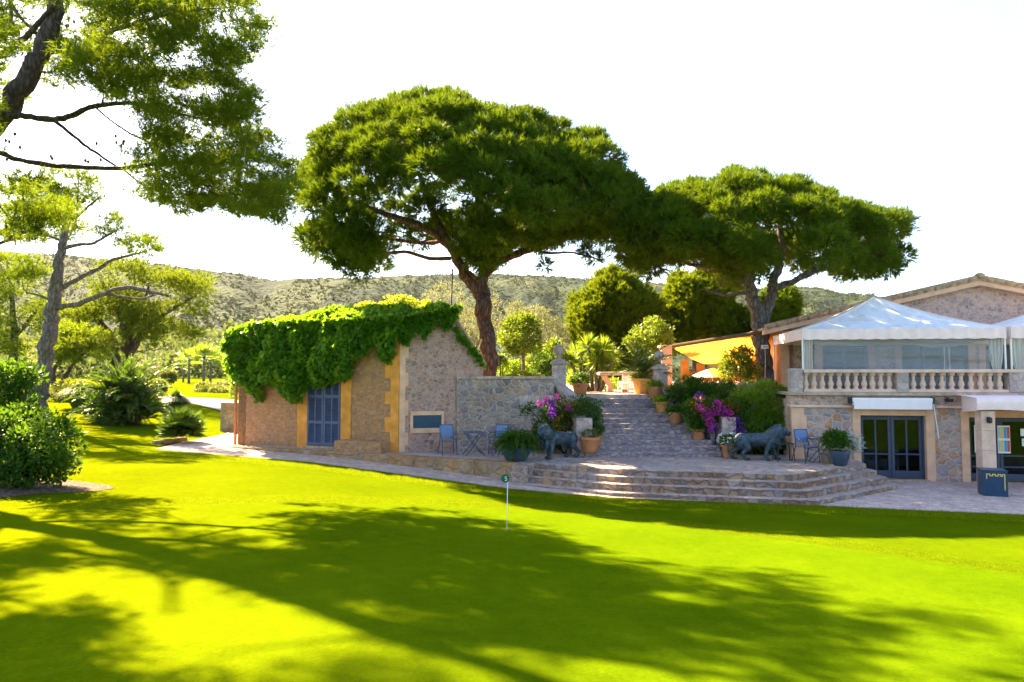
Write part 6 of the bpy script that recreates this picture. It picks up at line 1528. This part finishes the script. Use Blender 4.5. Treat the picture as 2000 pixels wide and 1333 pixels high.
# left end face
for k in range(3000):
    d_=rg.uniform(-.1,1.2); z_=rg.uniform(HF.z(450,745),HT+.3); P.append(HF.w(-.0-.14*rg.random(),d_,z_-.12)); D.append(unit(np.append(-HF.u,0)*.8+np.array([0,-.2,-.4])+rg.normal(0,.5,3)))
# strand down the back slope
for k in range(130):
    t_=rg.random(); q=GF.w(xr+(GF.x(944)-xr)*t_,-.08,0); zt_=np.interp(t_,[0,.12,1],[GF.z(888,640),GF.z(893,660),GF.z(944,716)]); q[2]=zt_+rg.uniform(-.12,.14); P.append(q); D.append(unit(np.array([.2,-.6,.2])+rg.normal(0,.6,3)))
P=np.array(P);D=np.array(D); L=.19*rg.uniform(.6,1.25,len(P)); cloud('leaves',[(P,D,L,L*.8)],M['ivy'],iv)
b=MB()
for i in range(0):
    a=rg.uniform(470,770); x_,z_=HF.at(a,740,0); b.tube([HF.w(x_+.3*math.sin(k),-.06,TZ+2.2+k*.28) for k in range(7)],[.02]*7,5)
for (a,y0) in ((752,690),(588,765),(503,765)): x_,z_=HF.at(a,y0,0); b.tube([HF.w(x_+.04*math.sin(k),-.12,z_+k*.3) for k in range(5)],[.012]*5,5)
b.build('stems',M['bark_dark'],iv,smooth=True)
# ================================================================== short grass blades where lawn meets path and green
def blades(name,x,y,h,wd,mat,seed):
    rg=np.random.default_rng(seed); n=len(x); z=gz(x,y)
    P=np.stack([x,y,z],1); D=unit(np.stack([rg.normal(0,.38,n),rg.normal(0,.38,n),np.ones(n)],1)); L=h*rg.uniform(.5,1.3,n)
    o=cloud(name,[(P,D,L,np.full(n,wd))],M[mat],None,'needle'); o['kind']='stuff'; return o
rg=np.random.default_rng(77)
x=rg.uniform(-13,13,60000); y=edge_y(x)-rg.random(len(x))**1.6*1.6+.06; blades('grass',x,y,.05,.010,'blade',1)
x=rg.uniform(-12,12,90000); y=green_edge(x)+.012+rg.random(len(x))**2.6*1.2; k=y<edge_y(x); blades('fringe_grass',x[k],y[k],.018,.006,'blade',2)
# trees behind the viewer, seen only in the glass of the doors
HAZE=.00003
# ================================================================== woods behind the viewer (mirrored in the door panes)
rg=np.random.default_rng(91); Pm=[];Dm=[]
for i in range(16):
    c=np.array([rg.uniform(-30,34),rg.uniform(-34,-24),rg.uniform(3.5,8)]); r=rg.uniform(2,3.6); u=unit(rg.normal(0,1,(900,3))); Pm.append(c+u*r*rg.uniform(.5,1.,(900,1))); Dm.append(unit(rg.normal(0,1,(900,3))))
Pm=np.vstack(Pm);Dm=np.vstack(Dm);L=rg.uniform(.4,.9,len(Pm)); o=cloud('woods',[(Pm,Dm,L,L*.6)],M['aleppo']); o['kind']='stuff'; o['label']='loose belt of trees mirrored in the glass of the blue doors'; o['category']='woodland'
# ================================================================== thin summer haze
hm=bpy.data.materials.new('haze'); hm.use_nodes=True; ht=hm.node_tree; ht.nodes.clear()
ho=ht.nodes.new('ShaderNodeOutputMaterial'); hv=ht.nodes.new('ShaderNodeVolumePrincipled'); hv.inputs['Color'].default_value=(.86,.91,1,1); hv.inputs['Density'].default_value=HAZE; hv.inputs['Anisotropy'].default_value=.25
ht.links.new(hv.outputs[0],ho.inputs['Volume'])
b=MB(); b.bx(-2600,2600,-140,1900,-160,330); o=b.build('haze',hm); o['kind']='stuff'
# ================================================================== light, sky, camera
SUN_EL=math.radians(40); SUN_AZ=math.radians(43)      # the sun stands behind the scene, a little left of straight ahead
sd=np.array([-math.sin(SUN_AZ)*math.cos(SUN_EL), math.cos(SUN_AZ)*math.cos(SUN_EL), math.sin(SUN_EL)])
L_=bpy.data.lights.new('sun','SUN'); L_.energy=5.0; L_.angle=math.radians(.53); L_.color=(1,.77,.43)
so=bpy.data.objects.new('sun',L_); COL.objects.link(so); so.rotation_euler=Vector(tuple(sd)).to_track_quat('Z','Y').to_euler()
w=bpy.data.worlds.new('World'); SC.world=w; w.use_nodes=True; nt=w.node_tree
bg=nt.nodes.get('Background'); sk=nt.nodes.new('ShaderNodeTexSky'); sk.sky_type='NISHITA'; sk.sun_disc=False
sk.sun_elevation=SUN_EL; sk.sun_rotation=-SUN_AZ; sk.air_density=1.; sk.dust_density=1.2; sk.ozone_density=1.0
nt.links.new(sk.outputs[0],bg.inputs[0]); bg.inputs[1].default_value=.058
cam=bpy.data.cameras.new('camera'); cam.lens=24; cam.sensor_width=36; cam.clip_end=4000; cam.clip_start=.1
co=bpy.data.objects.new('camera',cam); COL.objects.link(co); co.location=(0,0,E); co.rotation_euler=(PI/2+PITCH,0,0); SC.camera=co
SC.view_settings.view_transform='Standard'; SC.view_settings.look='None'; SC.view_settings.gamma=1; SC.view_settings.exposure=3.25
try: SC.view_settings.use_curve_mapping=False
except Exception: pass
SC.render.engine='CYCLES'
SC.cycles.max_bounces=8; SC.cycles.transparent_max_bounces=12; SC.cycles.diffuse_bounces=4; SC.cycles.glossy_bounces=3; SC.cycles.transmission_bounces=4
